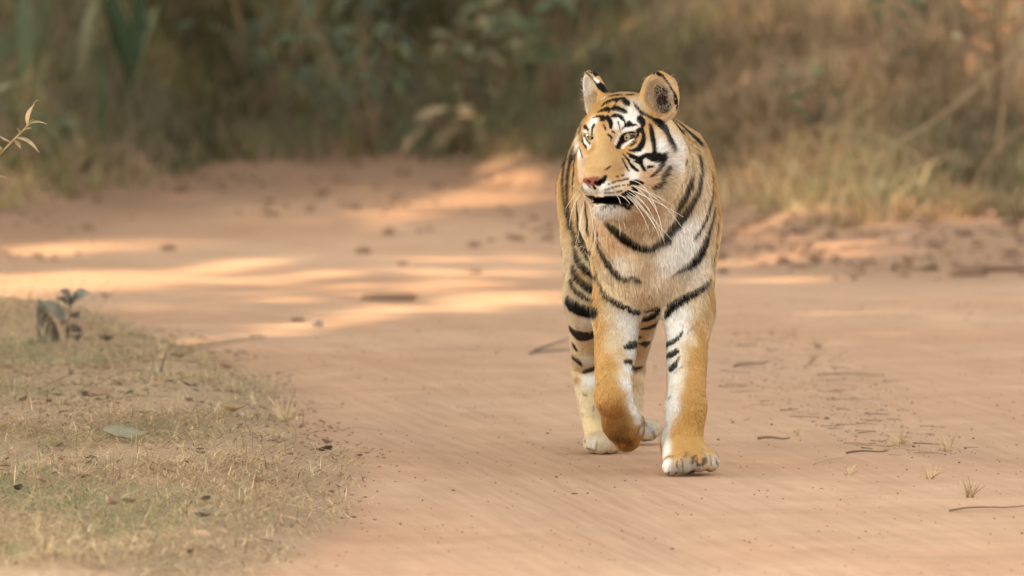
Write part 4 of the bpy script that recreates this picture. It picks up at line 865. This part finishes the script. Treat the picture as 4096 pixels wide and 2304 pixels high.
VV = np.stack([x[:, None]+s[:, None]*(V0[None, :, 0]*ca[:, None]-V0[None, :, 1]*sa[:, None]), Y[:, None]+s[:, None]*(V0[None, :, 0]*sa[:, None]+V0[None, :, 1]*ca[:, None]), z[:, None]+s[:, None]*(V0[None, :, 2]*.8+.2)], -1)
me = raw_mesh('soil_crumbs', VV.reshape(-1, 3), tris=(np.array(T0)[None]+np.arange(n)[:, None, None]*len(V0)).reshape(-1, 3)); obj('soil_crumbs', me, MAT_CLOD, kind='stuff', label='loose soil crumbs spread along the foot of the bank')
x = RNG.uniform(-2.1, .1, 16000); Y = RNG.uniform(-4.2, 7.5, 16000); v = verge_d(x, Y); dn = fbm(np.stack([x*3+70, Y*1.5, 0*x], -1), 3); kp = (v < .12) & (RNG.random(len(x)) < (.12+.88*smooth(.2, 2.5, Y))*smooth(.42, .62, dn)); x, Y = x[kp], Y[kp]; n = len(x)
s = RNG.uniform(.002, .0065, n)*np.where(RNG.random(n) < .12, 1.9, 1); z = height(x, Y); a = RNG.uniform(0, 6.3, n); ca, sa = np.cos(a), np.sin(a); V0, T0 = lump(5, 1); V0 = V0*np.array([1.6, .9, .35])
VV = np.stack([x[:, None]+s[:, None]*(V0[None, :, 0]*ca[:, None]-V0[None, :, 1]*sa[:, None]), Y[:, None]+s[:, None]*(V0[None, :, 0]*sa[:, None]+V0[None, :, 1]*ca[:, None]), z[:, None]+s[:, None]*(V0[None, :, 2]+.4)], -1)
me = raw_mesh('verge_litter', VV.reshape(-1, 3), tris=(np.array(T0)[None]+np.arange(n)[:, None, None]*len(V0)).reshape(-1, 3)); col_attr(me, 'tint', np.repeat(pal(n, [(.16, .105, .07), (.25, .165, .105), (.33, .22, .14), (.09, .065, .05)], [3, 3, 3, 1], .3), len(V0), 0)); obj('verge_litter', me, MAT_BLADE, kind='stuff', label='brown crumbs and rotted leaf bits littering the verge')
GC = 'clods at the foot of the bank'; n = 0
while n < 130:                                          # crumbly foot of the bank, right of the tiger
    X = random.uniform(.5, 2.6); YY = random.uniform(10.6, 14.6); bb = float(bank_d(np.array(X), np.array(YY)))
    if bb < -2.6 or random.random() > .35+.5*smooth(-2.4, -.5, np.array(bb)): continue
    s = random.choice((.014, .018, .022, .028, .038))*random.uniform(.7, 1.1)
    dk = random.random() < .3; sz = 'large' if s > .034 else 'mid sized' if s > .021 else 'small'
    put(random.choice(CD if dk else CL), 'soil_clod', X, YY, (s*1.2, s*.8, s*.55), '%s %s soil clod in the crumbly strip between sandy road and grass bank' % (sz, 'dark' if dk else 'light brown'), 'clod', GC); n += 1
for k in range(48):                                     # and on the slope behind the bend
    X = random.uniform(-1.9, .5); YY = random.uniform(12.5, 19.5); s = random.uniform(.012, .038)
    put(random.choice(CL), 'soil_clod', X, YY, (s, s*.9, s*.7), ('large' if s > .026 else 'small')+' brown soil clod on the bare reddish slope below the reed and bushes', 'clod', 'clods on the bare slope')
# leaves
def leaf_mesh(name, L, wd, curl, fold, mat, n=8, seed=0, tip=1.0):
    V = []; Q = []
    r = random.Random(seed)
    for i in range(n+1):
        t = i/n; w = wd*sin(pi*min(1, t**.8))**1.15*(1-.2*t)*(1+.10*sin(9*t+seed*2))
        if i in (0, n): w = wd*.04
        ang = curl*(t-.5); xx = (sin(ang)/curl if abs(curl) > .01 else t-.5)*L; zz = ((1-cos(ang))/curl if abs(curl) > .01 else 0)*L
        jt = r.uniform(-.06, .06)*wd
        for sg in (-1, -.5, 0, .5, 1): V.append((xx, sg*w*cos(fold*abs(sg))+jt*(sg != 0), zz+abs(sg)*w*sin(fold*abs(sg))+r.uniform(-.03, .03)*wd))
    for i in range(n):
        for j in range(4): a = i*5+j; Q.append((a, a+1, a+6, a+5))
    V = np.array(V); nv = len(V)                        # two skins, so the leaf has thickness
    V2 = V-np.array([0, 0, .0012]); rim = [i*5 for i in range(n+1)], [i*5+4 for i in range(n+1)]
    Qs = Q+[(a+nv, d+nv, c+nv, b_+nv) for a, b_, c, d in Q]
    for e, sg in ((rim[0], 1), (rim[1], -1)):
        for i in range(n): a, b_ = e[i], e[i+1]; Qs.append((a, b_, b_+nv, a+nv) if sg > 0 else (b_, a, a+nv, b_+nv))
    me = raw_mesh(name, np.concatenate([V, V2]), quads=Qs)
    if mat: me.materials.append(mat)
    return me
def leaf_mat(name, col, rough=.6):
    m = NT(name); m.set(Roughness=rough); m.p.inputs['Specular IOR Level'].default_value = .25
    tc = m.n('ShaderNodeTexCoord').outputs['Object']; nz = m.noise(28, 5, .65, tc); oi = m.n('ShaderNodeObjectInfo').outputs['Random']
    c = m.ramp(nz, [(.28, [v*.62 for v in col]), (.55, col), (.8, [min(1, v*1.25) for v in col])])
    m.l(m.mix(1.0, c, m.ramp(oi, [(0, (.75, .72, .70)), (1, (1.15, 1.15, 1.12))]), 'MULTIPLY'), m.p.inputs['Base Color']); m.bump(nz, .5, .003); return m.m
LM = {'brown': leaf_mat('leaf_brown', (.31, .20, .125)), 'tan': leaf_mat('leaf_tan', (.40, .29, .18)), 'grey': leaf_mat('leaf_grey', (.42, .38, .27)), 'pink': leaf_mat('leaf_pink', (.42, .26, .18)), 'dark': leaf_mat('leaf_dark', (.10, .078, .06)),
      'olive': leaf_mat('leaf_olive', (.23, .23, .11)), 'slate': leaf_mat('leaf_slate', (.25, .235, .185)), 'straw': leaf_mat('leaf_straw', (.50, .38, .22))}
LV = {}
for key in LM: LV[key] = [leaf_mesh('fallen_leaf', 1, .26+.05*i, [.35, .9, 2.0][i], [.1, .4, .8][i], LM[key], seed=i) for i in range(3)]
def leaf(dx, dy, L, key, lab, group=None, rz=None, rx=0., ry=0., v=None, lift=.25):
    X, YY = at(dx, dy); o = obj('fallen_leaf', LV[key][random.randrange(3) if v is None else v], None, None, (X, YY, float(height(X, YY))+L*lift*.3+.003), lab, 'leaf', group); o.scale = (L, L, L)
    o.rotation_euler = (rx, ry, random.uniform(0, 6.28) if rz is None else rz); return o
leaf(312, 1152, .135, 'grey', 'broad pale grey green fallen leaf lying flat on the straw', rz=.35, rx=.5, ry=.05, v=1, lift=.35)
leaf(590, 1090, .085, 'tan', 'curled tan dead leaf rolled into a cone near the verge edge', rz=-.3, rx=.4, v=2, lift=.8)
leaf(600, 1108, .05, 'grey', 'small pale leaf tucked under the curled tan leaf', rz=.5, rx=.3, v=0)
leaf(540, 1352, .10, 'tan', 'pale tan leaf lying on thin straw close to the bare sand', rz=.25, rx=.25, v=0); leaf(510, 1362, .05, 'dark', 'dark shrivelled leaf scrap beside the pale tan leaf', rz=.1, v=2)
leaf(275, 1338, .075, 'pink', 'pinkish folded dead leaf in the yellowish straw', rz=1.3, rx=.6, v=2, lift=.7); leaf(325, 1325, .05, 'brown', 'small brown crumpled leaf next to the pinkish folded leaf', rz=.6, v=2)
leaf(655, 852, .05, 'olive', 'olive green leaf on the sand at the far verge corner', rz=.2, v=1, lift=.5); leaf(635, 850, .03, 'dark', 'dark scrap beside the olive leaf at the far verge corner', v=2)
leaf(360, 1100, .07, 'pink', 'pinkish brown dead leaf half buried in the litter', rz=.4, v=1); leaf(255, 1048, .08, 'pink', 'light pinkish leaf with a dark hole among dry stems', rz=.2, rx=.4, v=1, lift=.6); leaf(345, 935, .05, 'olive', 'pale yellow green leaf among dark litter', rz=.2, v=0); leaf(650, 1265, .055, 'pink', 'thin reddish bark like leaf on the straw', rz=.2, v=2)
leaf(340, 1268, .045, 'grey', 'small whitish dead leaf in short green grass', rz=.3, v=0); leaf(455, 1165, .06, 'brown', 'upright brown leaf scrap right of the broad pale leaf', rz=1.2, rx=.9, v=1, lift=1.)
GL = 'dead leaves in the verge litter'; n = 0
while n < 150:
    dx, dy = random.uniform(-20, 860), random.uniform(850, 1440); X, YY = at(dx, dy); vv = float(verge_d(np.array(X), np.array(YY)))
    if vv > .0 or random.random() > (.9 if dy < 1130 else .35): continue
    kk = random.choice(['brown', 'brown', 'tan', 'dark', 'pink', 'tan'])
    leaf(dx, dy, random.uniform(.02, .065)*random.uniform(.7, 1.2), kk, 'small crumpled %s dead leaf among the straw of the verge' % {'dark': 'blackish', 'pink': 'pinkish'}.get(kk, kk), GL, rx=random.uniform(-.5, .5), ry=random.uniform(-.3, .3), lift=.35); n += 1
GB = 'dead leaves on the lit bank foot'
for k in range(110):
    X = random.uniform(.55, 2.7); YY = random.uniform(11.0, 15.2)
    L = random.uniform(.04, .10); o = obj('fallen_leaf', random.choice(LV[(kk := random.choice(['tan', 'pink', 'brown', 'straw']))]), None, None, (X, YY, float(height(X, YY))+.012), 'dry %s leaf lying among clods below the tan grass bank' % {'pink': 'pinkish', 'straw': 'straw yellow'}.get(kk, kk), 'leaf', GB)
    o.scale = (L,)*3; o.rotation_euler = (random.uniform(-.6, .6), random.uniform(-.4, .4), random.uniform(0, 6.28))
# twigs
MT = [plain('twig_dark', (.13, .10, .08), .85, .1, .3, 30), plain('twig_straw', (.42, .31, .18), .7, .2, .25, 30), plain('twig_brown', (.24, .16, .10), .8, .15, .3, 30)]
def twig_world(name, P, r0, r1, mat, lab, cat, group=None, nseg=5):
    P = np.asarray(P, float); c = P[0].copy(); V, Q, Tr = tube(P, np.linspace(r0, r1, len(P)), nseg)
    return obj(name, raw_mesh(name, V-c, Q, Tr), mat, None, c.tolist(), lab, cat, group)
def gtwig(d0, d1, r, mi, lab, group=None, bend=.0, side=True):
    a = np.array(at(*d0)); b_ = np.array(at(*d1)); n = 9; t = np.linspace(0, 1, n); p = a+(b_-a)*t[:, None]
    nrm = np.array([-(b_-a)[1], (b_-a)[0]])*.06; wob = (np.sin(t*5+random.uniform(0, 6))*random.uniform(.2, 1)+bend*np.sin(pi*t)*2)[:, None]; p = p+nrm*wob*(.25 if abs((b_-a)[1]) > .4 else 1)
    P = np.concatenate([p, (height(p[:, 0], p[:, 1])+r*1.2+.004*np.abs(np.sin(t*4)))[:, None]], 1); return twig_world('twig', P, r, r*.5, MT[mi], lab, 'twig', group)
gtwig((1905, 1107), (1988, 1108), .0045, 2, 'thick pale brown stick lying on bare sand beside the planted forepaw'); gtwig((2128, 1142), (2235, 1140), .003, 0, 'dark gnarled twig with a hooked end in the straw patch')
gtwig((1850, 912), (1930, 905), .004, 0, 'dark twig behind the planted foreleg among litter'); gtwig((2060, 935), (2225, 944), .003, 2, 'long thin brown twig lying across the rut above the litter'); gtwig((1345, 890), (1430, 855), .0045, 0, 'dark twig lying beside the hind paw of the lifted side')
gtwig((1340, 893), (1440, 880), .003, 0, 'thin twig below the dark twig by the hind leg'); gtwig((2390, 1285), (2576, 1275), .003, 2, 'long curved brown stem at the lower straw tuft', bend=.4); gtwig((2040, 1170), (2130, 1150), .0016, 1, 'single pale straw stalk lying on smooth sand'); gtwig((1800, 1165), (1860, 1168), .002, 1, 'short pale stalk touching the planted paw')
gtwig((430, 870), (640, 848), .0028, 2, 'thin brown stick along the sunlit edge of the verge'); gtwig((770, 1022), (865, 1015), .002, 1, 'pale straw stalk jutting from the verge onto the sand')
GT = 'dark twigs on the sandy strip'
for k in range(110):
    q = on_road(30, [(random.choice([R1, R1, R2]), 1.)]); X, YY = float(q[0][0]), float(q[1][0]); L = random.uniform(.025, .10); a = random.gauss(0, .9); n = 6; t = np.linspace(-.5, .5, n)
    p = np.stack([X+L*t*cos(a), YY+L*t*sin(a)+.006*np.sin(t*6+k)], 1); r = random.uniform(.0007, .0019)
    twig_world('twig', np.concatenate([p, (height(p[:, 0], p[:, 1])+r*1.3)[:, None]], 1), r, r*.5, MT[(mi := random.randrange(3))], '%s %s twig in the litter strip beside the wheel track' % ('long' if L > .065 else 'short', ('dark', 'straw coloured', 'brown')[mi]), 'twig', GT)
GV = 'dry stalks on the verge'
for k in range(55):
    dx, dy = random.uniform(0, 800), random.uniform(880, 1400); X, YY = at(dx, dy)
    if float(verge_d(np.array(X), np.array(YY))) > -.02: continue
    L = random.uniform(.08, .28); a = random.gauss(.2, .7); t = np.linspace(0, 1, 8); hh = random.uniform(.0, .10); r = random.uniform(.0008, .0015)
    p = np.stack([X+L*t*cos(a), YY+L*t*sin(a), 0*t], 1); p[:, 2] = height(p[:, 0], p[:, 1])+.01+hh*np.sin(pi*t*.7)
    twig_world('dry_stalk', p, r, r*.4, MT[(mi := random.choice((1, 1, 2)))], '%s %s grass stalk arching over the straw of the verge' % ('long' if L > .18 else 'short', ('', 'pale', 'brown')[mi]), 'stalk', GV, 4)
for k in range(70):
    dx, dy = random.uniform(-60, 230), random.uniform(830, 960); X, YY = at(dx, dy); L = random.uniform(.07, .24); a = random.uniform(0, 6.28); ln = random.uniform(.2, .8); t = np.linspace(0, 1, 7); r = random.uniform(.0011, .0021)
    p = np.stack([X+L*ln*t**1.5*cos(a), YY+L*ln*t**1.5*sin(a), float(height(X, YY))-.004+L*t*(1-.4*ln*t)], 1)
    twig_world('dry_stalk', p, r, r*.4, MT[(mi := random.choice((1, 1, 2)))], '%s %s stalk in the wispy dry grass around the seedling' % ('tall' if L > .13 else 'short', ('', 'pale', 'brown')[mi]), 'stalk', 'wispy stalks around the seedling', 4)
# standing sticks and stems on the verge
def stand(name, pts, r0, r1, mi, lab, cat, Y=None):
    X0, Y0 = at(*pts[0]); Yv = Y0 if Y is None else Y; P = np.array([W(p[0]*1.59006, p[1]*1.59006, Yv+.004*i) for i, p in enumerate(pts)]); P[0, 2] = float(height(P[0, 0], P[0, 1]))-.01 if Y is None else P[0, 2]
    return twig_world(name, bez3(P), r0, r1, MT[mi], lab, cat)
def bez3(P, n=14):
    P = np.asarray(P, float); s = np.linspace(0, len(P)-1, n); q = np.stack([np.interp(s, np.arange(len(P)), P[:, a]) for a in range(3)], 1)
    for _ in range(2): q[1:-1] = .25*q[:-2]+.5*q[1:-1]+.25*q[2:]
    return q
stand('standing_stick', [(396, 985), (402, 950), (408, 920), (418, 888)], .0035, .0022, 0, 'dark bent stick standing upright in the verge litter', 'stick')
stand('dry_stalk', [(430, 1085), (425, 1050), (405, 1010), (375, 985)], .0016, .0008, 1, 'arching dry stem over the litter left of the curled leaf', 'stalk'); stand('dry_stalk', [(285, 1060), (300, 1035), (310, 1020)], .003, .002, 0, 'short dark stub by the pinkish leaf with a hole', 'stalk')
stand('dry_stalk', [(20, 955), (150, 945), (300, 915), (420, 875), (640, 850)], .0012, .0005, 2, 'very long thin green brown stem crossing low above the verge', 'stalk'); stand('dry_stalk', [(205, 880), (140, 800), (60, 735), (45, 705)], .0016, .0006, 1, 'thin pale stalk rising past the broad leaved seedling', 'stalk')
stand('dry_stalk', [(180, 940), (120, 850), (80, 790), (20, 750)], .0016, .0006, 1, 'pale stalk leaning from the verge behind the seedling', 'stalk'); stand('dry_stalk', [(345, 1020), (300, 960), (270, 900), (255, 830), (230, 755)], .0012, .0005, 1, 'fine straw stalk leaning beside the seedling', 'stalk')
# tufts on the right-hand sand
def tuft(dx, dy, n, h, lab, cols=(STRAW, STRAWD, STRAWP)):
    X, YY = at(dx, dy); z = float(height(X, YY)); e = empty('straw_tuft', (X, YY, z), lab, 'grass tuft'); tints = [plain('tuft_straw', c_, .7, .2, .2, 30) for c_ in cols]
    for k in range(n):
        a = random.uniform(0, 6.28); L = h*random.uniform(.5, 1.15); ln = random.uniform(.2, 1.0); t = np.linspace(0, 1, 5); P = np.stack([L*ln*t**1.3*cos(a)+random.uniform(-.01, .01), L*ln*t**1.3*sin(a)*.7+random.uniform(-.01, .01), L*(1-.55*ln)*t-.003], 1)
        V, Q, Tr = tube(P, np.linspace(.0016, .0005, 5), 4); obj('blade', raw_mesh('blade', V, Q, Tr), random.choice(tints), e)
tuft(2135, 1197, 9, .05, 'small upright golden straw tuft on bare sand'); tuft(2385, 1130, 14, .07, 'straw tuft with one tall stem at the end of the litter patch'); tuft(2270, 1115, 16, .06, 'loose straw tuft inside the twig patch'); tuft(2340, 1205, 16, .055, 'low straw tuft below the twig patch'); tuft(2440, 1250, 22, .06, 'grey brown straw tuft by the long curved stem', (STRAWD, BRN, STRAW)); tuft(2045, 905, 14, .06, 'dry tuft behind the planted foreleg', (STRAWD, BRN, STRAW)); tuft(2060, 870, 10, .05, 'small reddish tuft farther up the road strip', (BRN, STRAWD)); tuft(2010, 1095, 8, .045, 'thin green yellow tuft near the thick stick', ((.3, .3, .12), STRAW)); tuft(715, 1060, 26, .10, 'spread of pale dry stalks at the verge corner', (STRAW, STRAWP, GREENY)); tuft(2130, 1200, 5, .03, 'few short stubble stalks on bare sand')

# ---- plants with leaves of their own
def leafy(name, base, lab, cat, stems, leaves, stem_mat, leaf_key, sr=.004):
    e = empty(name, base, lab, cat); base = np.array(base)
    for P in stems:
        P = bez3(P, 12); V, Q, Tr = tube(P-base, np.linspace(sr, sr*.45, 12), 6); obj('stem', raw_mesh('stem', V, Q, Tr), stem_mat, e)
    return e
def hang_leaf(e, root, tip, wd, mat, bow=.15, n=8, fold=.5, up=(0, -.5, .85)):
    """one leaf from root to tip, its own mesh"""
    root = np.asarray(root, float); tip = np.asarray(tip, float); L = np.linalg.norm(tip-root); T = (tip-root)/L; S = np.cross(T, np.asarray(up)); S /= np.linalg.norm(S)+1e-9; N = np.cross(S, T)
    V = []; Q = []
    for i in range(n+1):
        t = i/n; w = wd*.5*(sin(pi*t**.85)**.9) if 0 < i < n else wd*.04; c = root+T*L*t+N*L*bow*4*t*(1-t)*.5
        V += [c-S*w*cos(fold)+N*w*sin(fold), c, c+S*w*cos(fold)+N*w*sin(fold)]
    for i in range(n):
        for j in (0, 1): a = i*3+j; Q.append((a, a+1, a+4, a+3))
    V = np.array(V); nv = len(V); Q2 = Q+[(a+nv, d+nv, c+nv, b_+nv) for a, b_, c, d in Q]+[(i*3, i*3+3, i*3+3+nv, i*3+nv) for i in range(n)]+[(i*3+5, i*3+2, i*3+2+nv, i*3+5+nv) for i in range(n)]
    V = np.concatenate([V, V-N*.0010]); b0 = np.array(e.location); return obj('leaf', raw_mesh('leaf', V-b0, quads=Q2), mat, e)
D2 = lambda dx, dy, Y: W(dx*1.59006, dy*1.59006, Y)
# seedling with broad dark leaves on the verge
Ys = at(165, 905)[1]; sb = D2(165, 905, Ys); sb[2] = float(height(sb[0], sb[1]))
sd = leafy('seedling', sb.tolist(), 'withered seedling with broad grey and blackish leaves standing on the verge', 'seedling', [[sb, D2(170, 850, Ys), D2(172, 800, Ys), D2(180, 745, Ys)]], None, MT[2], None, .004)
for r, t, wd, key, bow in [((176, 768), (228, 738), .055, 'slate', .2), ((178, 765), (152, 730), .05, 'dark', .1), ((165, 812), (100, 760), .05, 'slate', .15), ((140, 905), (98, 752), .05, 'slate', -.12), ((180, 775), (140, 750), .03, 'slate', .2), ((178, 790), (196, 800), .028, 'dark', .1), ((175, 800), (160, 775), .03, 'slate', .2), ((180, 815), (195, 862), .035, 'dark', -.1), ((172, 830), (188, 825), .035, 'slate', .1), ((20, 790), (8, 812), .02, 'olive', .1)][:9]:
    hang_leaf(sd, D2(*r, Ys), D2(*t, Ys-.03), wd*1.55, LM[key], bow, fold=.25)
leaf(185, 905, .12, 'pink', 'large pinkish brown dead leaf at the foot of the seedling', rz=.2, rx=.9, v=1, lift=1.); leaf(265, 905, .07, 'dark', 'dark shrivelled leaf right beside the seedling', rz=.5, rx=.4, v=2)
# dry shrub whose sprig reaches in at the edge, close to the focus plane
Yd = .35; zb = float(height(-1.75, Yd)); db = np.array([-1.75, Yd, zb]); P0 = D2(-55, 470, Yd)
ds = leafy('dry_shrub', db.tolist(), 'dry shrub reaching in from the verge, thin twig with narrow curled tan leaves', 'shrub', [[db, [-1.73, Yd, .25], [-1.68, Yd, .5], D2(-130, 520, Yd), D2(-40, 430, Yd), D2(2, 385, Yd), D2(35, 350, Yd), D2(60, 328, Yd), D2(80, 305, Yd)], [[-1.68, Yd, .45], D2(-140, 470, Yd), D2(-40, 450, Yd), D2(5, 446, Yd)], [[-1.72, Yd, .3], [-1.8, Yd+.1, .6], [-1.95, Yd+.1, .95]], [[-1.7, Yd, .45], [-1.62, Yd+.25, .8], [-1.66, Yd+.3, 1.1]]], None, MT[1], None, .0042)
for r, t, wd, bow in [((70, 318), (86, 262), .020, .2), ((86, 266), (98, 252), .009, .3), ((62, 322), (118, 312), .012, .35), ((60, 330), (80, 322), .012, .1), ((38, 346), (98, 384), .016, .3), ((36, 352), (52, 374), .014, .1), ((28, 358), (-4, 340), .014, -.2), ((8, 384), (-20, 360), .018, .1), ((2, 388), (6, 372), .016, .1), ((-10, 448), (20, 452), .008, .4), ((50, 336), (42, 322), .008, .1), ((68, 316), (84, 300), .007, .1)]:
    hang_leaf(ds, D2(*r, Yd), D2(*t, Yd-.02), wd, LM['straw'], bow)
for k in range(26):
    j = random.choice([(-1.95, Yd+.1, .95), (-1.66, Yd+.3, 1.1), (-1.8, Yd+.1, .7), (-1.64, Yd+.2, .85)]); r = np.array(j)+np.array([random.gauss(0, .04), random.gauss(0, .04), random.gauss(0, .08)]); hang_leaf(ds, r, r+np.array([random.gauss(-.02, .04), random.gauss(0, .04), random.gauss(0, .04)]), .016, LM['straw'], .25)
# ---- background plants on the bank (out of focus)
MG = {'dkgreen': leaf_mat('reed_green', (.035, .058, .022)), 'pale': leaf_mat('reed_pale', (.22, .21, .12)), 'mid': leaf_mat('leaf_mid', (.11, .13, .06)), 'bluish': leaf_mat('leaf_bluish', (.07, .088, .052)), 'dry': leaf_mat('leaf_dry', (.36, .27, .16)), 'rust': leaf_mat('leaf_rust', (.38, .20, .10))}
def bank_pt(dx, Y): p = D2(dx, 700, Y); return [float(p[0]), float(Y), float(height(p[0], Y))]
Yr = 18.6; e = empty('reed_plant', bank_pt(260, Yr), 'tall reed with one pale and several dark green strap leaves', 'reed')
for r, t, wd, key in [((250, -30), (190, 250), .07, 'pale'), ((265, -40), (330, 215), .11, 'dkgreen'), ((350, -40), (345, 180), .07, 'dkgreen'), ((60, -30), (60, 240), .09, 'mid'), ((20, 60), (-10, 260), .06, 'mid'), ((120, -20), (90, 180), .06, 'mid'), ((400, 10), (350, 160), .05, 'mid'), ((262, 120), (262, 640), .03, 'mid'), ((240, 0), (262, 640), .02, 'mid')]: hang_leaf(e, D2(*r, Yr+random.uniform(-.2, .2)), D2(*t, Yr+random.uniform(-.3, .2)), wd, MG[key], .06, 10, .3)
e = empty('broad_leaf_plant', bank_pt(200, 17.2), 'low plant with upright blurred grey green leaves in the grass below the reed', 'plant')
for r, t, wd, key in [((215, 350), (250, 255), .06, 'pale'), ((230, 480), (240, 300), .012, 'mid'), ((0, 320), (75, 270), .07, 'pale'), ((100, 420), (150, 480), .05, 'pale'), ((210, 440), (260, 390), .05, 'dkgreen'), ((60, 420), (20, 360), .06, 'mid'), ((140, 400), (110, 340), .05, 'mid')]: hang_leaf(e, D2(*r, 17.2), D2(*t, 17.0), wd, MG[key], .12, 8, .3)
def shrub(dx, Y, h, sp, nl, ls, keys, lab, droop=.5):
    b0 = bank_pt(dx, Y); e = empty('shrub', b0, lab, 'shrub'); b0 = np.array(b0); tips = []
    for k in range(7):
        a = random.uniform(0, 6.28); tp = b0+np.array([cos(a)*sp*random.uniform(.3, 1), sin(a)*sp*random.uniform(.3, .8), h*random.uniform(.6, 1.05)]); P = bez(b0, (b0+tp)/2+np.array([0, 0, h*.2]), tp, 8); V, Q, Tr = tube(P-b0, np.linspace(.008, .003, 8), 5); obj('stem', raw_mesh('stem', V, Q, Tr), MT[2], e); tips.append(P)
    for k in range(nl):
        P = random.choice(tips); r = P[random.randrange(2, 8)]+np.array([random.gauss(0, sp*.15), random.gauss(0, sp*.15), random.gauss(0, .04)]); a = random.uniform(0, 6.28); L = ls*random.uniform(.6, 1.3); d = np.array([cos(a), sin(a), random.gauss(-droop, .5)]); d /= np.linalg.norm(d); hang_leaf(e, r, r+d*L, L*.32, MG[random.choice(keys)], .15, 5, .3)
shrub(1390, 19.5, .95, .45, 60, .17, ['pale', 'mid', 'mid'], 'bamboo like bush with drooping pale leaves above the bare slope'); shrub(1200, 20.2, .50, .22, 34, .13, ['pale', 'dry', 'mid'], 'small bush with cupped pale dry leaves over the bare slope'); shrub(930, 19.8, .75, .5, 70, .12, ['bluish', 'bluish', 'mid'], 'bluish green bush in the grass behind the road bend'); shrub(650, 20.5, .7, .55, 60, .12, ['mid', 'bluish'], 'dull green bush between the reed and the bluish bush')
shrub(1170, 19.6, .16, .30, 26, .14, ['dry', 'dry', 'mid'], 'heap of curled pale dead leaves on the bare slope', .8); shrub(2250, 16.6, .8, .6, 60, .10, ['mid', 'dry', 'bluish'], 'thin grey green bush within the dry bank grass'); shrub(2520, 16.0, 1.05, .5, 70, .11, ['rust', 'dry', 'rust'], 'rust brown withered bush high on the bank'); shrub(2020, 15.8, .30, .25, 26, .08, ['mid', 'dkgreen'], 'small fresh green plant low in the dry bank grass'); shrub(450, 22, 1.1, .7, 60, .14, ['mid', 'dkgreen'], 'dark green bush in deep shade behind the reed'); shrub(1700, 21, 1.2, .7, 60, .14, ['mid', 'dry'], 'dim olive bush in shade above the tiger')
shrub(80, 21, 1.2, .7, 70, .14, ['dkgreen', 'mid'], 'dark leafy bush behind the low plant with grey green leaves'); shrub(60, 16.6, .3, .3, 30, .12, ['pale', 'mid'], 'pale grassy plant at the foot of the bank below the reed')
# long fallen stems over the bank
for k, (pts, Yq, r, lab) in enumerate([([(1880, 500), (2100, 440), (2250, 370), (2400, 270), (2576, 110)], 14.6, .006, 'long dry cane sweeping up across the whole bank'), ([(2000, 560), (2150, 500), (2300, 430), (2420, 380)], 14.2, .004, 'thin cane lying below the long sweeping cane'), ([(1800, 460), (1950, 425), (2100, 395), (2200, 370)], 14.9, .004, 'pale dry stem low on the bank next to the shoulder'),
    ([(1900, 160), (1960, 90), (2010, 30), (2040, -20)], 16.5, .007, 'bent reed stem above the thin grey green bush'), ([(2510, 300), (2530, 200), (2570, 60), (2590, -20)], 14.8, .012, 'greyish bamboo culm leaning at the rust brown bush'), ([(2440, 500), (2480, 400), (2560, 330), (2600, 300)], 14.3, .008, 'short grey stem below the leaning culm'), ([(2380, 480), (2300, 380), (2180, 330), (2050, 320)], 14.6, .004, 'dry stalk bowed over towards the tiger on the bank'), ([(330, 480), (300, 380), (360, 300)], 17.5, .004, 'single dry stalk in the dark grass near the reed')]):
    P = np.array([D2(*p, Yq+.15*i/len(pts)) for i, p in enumerate(pts)]); P[0, 2] = min(P[0, 2], float(height(P[0, 0], P[0, 1]))+.02); twig_world('dry_cane', bez3(P), r, r*.5, MT[1 if k in (0, 1, 2, 6) else 2], lab, 'cane')
# ---- undergrowth far up the bank, its deep shade put into dark leaf colours
n = 16000; c = np.stack([RNG.uniform(-6, 6, n), RNG.uniform(24, 31, n), RNG.uniform(0, 1, n)**.8], 1); c[:, 2] = height(c[:, 0], c[:, 1])+c[:, 2]*(1.6+1.8*fbm(np.stack([c[:, 0]*.7, c[:, 1]*.4, 0*c[:, 0]], -1), 2))
nr = RNG.normal(0, 1, (n, 3)); nr /= np.linalg.norm(nr, axis=1, keepdims=True); a = np.cross(nr, RNG.normal(0, 1, (n, 3))); a /= np.linalg.norm(a, axis=1, keepdims=True); b = np.cross(nr, a); s = RNG.uniform(.07, .16, n)[:, None]
me = raw_mesh('undergrowth', np.stack([c-a*s, c-b*s*.4, c+a*s, c+b*s*.4], 1).reshape(-1, 3), quads=np.arange(n*4).reshape(-1, 4)); col_attr(me, 'tint', np.repeat(pal(n, [(.05, .06, .03), (.09, .075, .045), (.035, .04, .02)], [2, 2, 2]), 4, 0)); obj('undergrowth', me, MAT_BLADE, kind='stuff', label='dark tangled forest undergrowth above the bank')
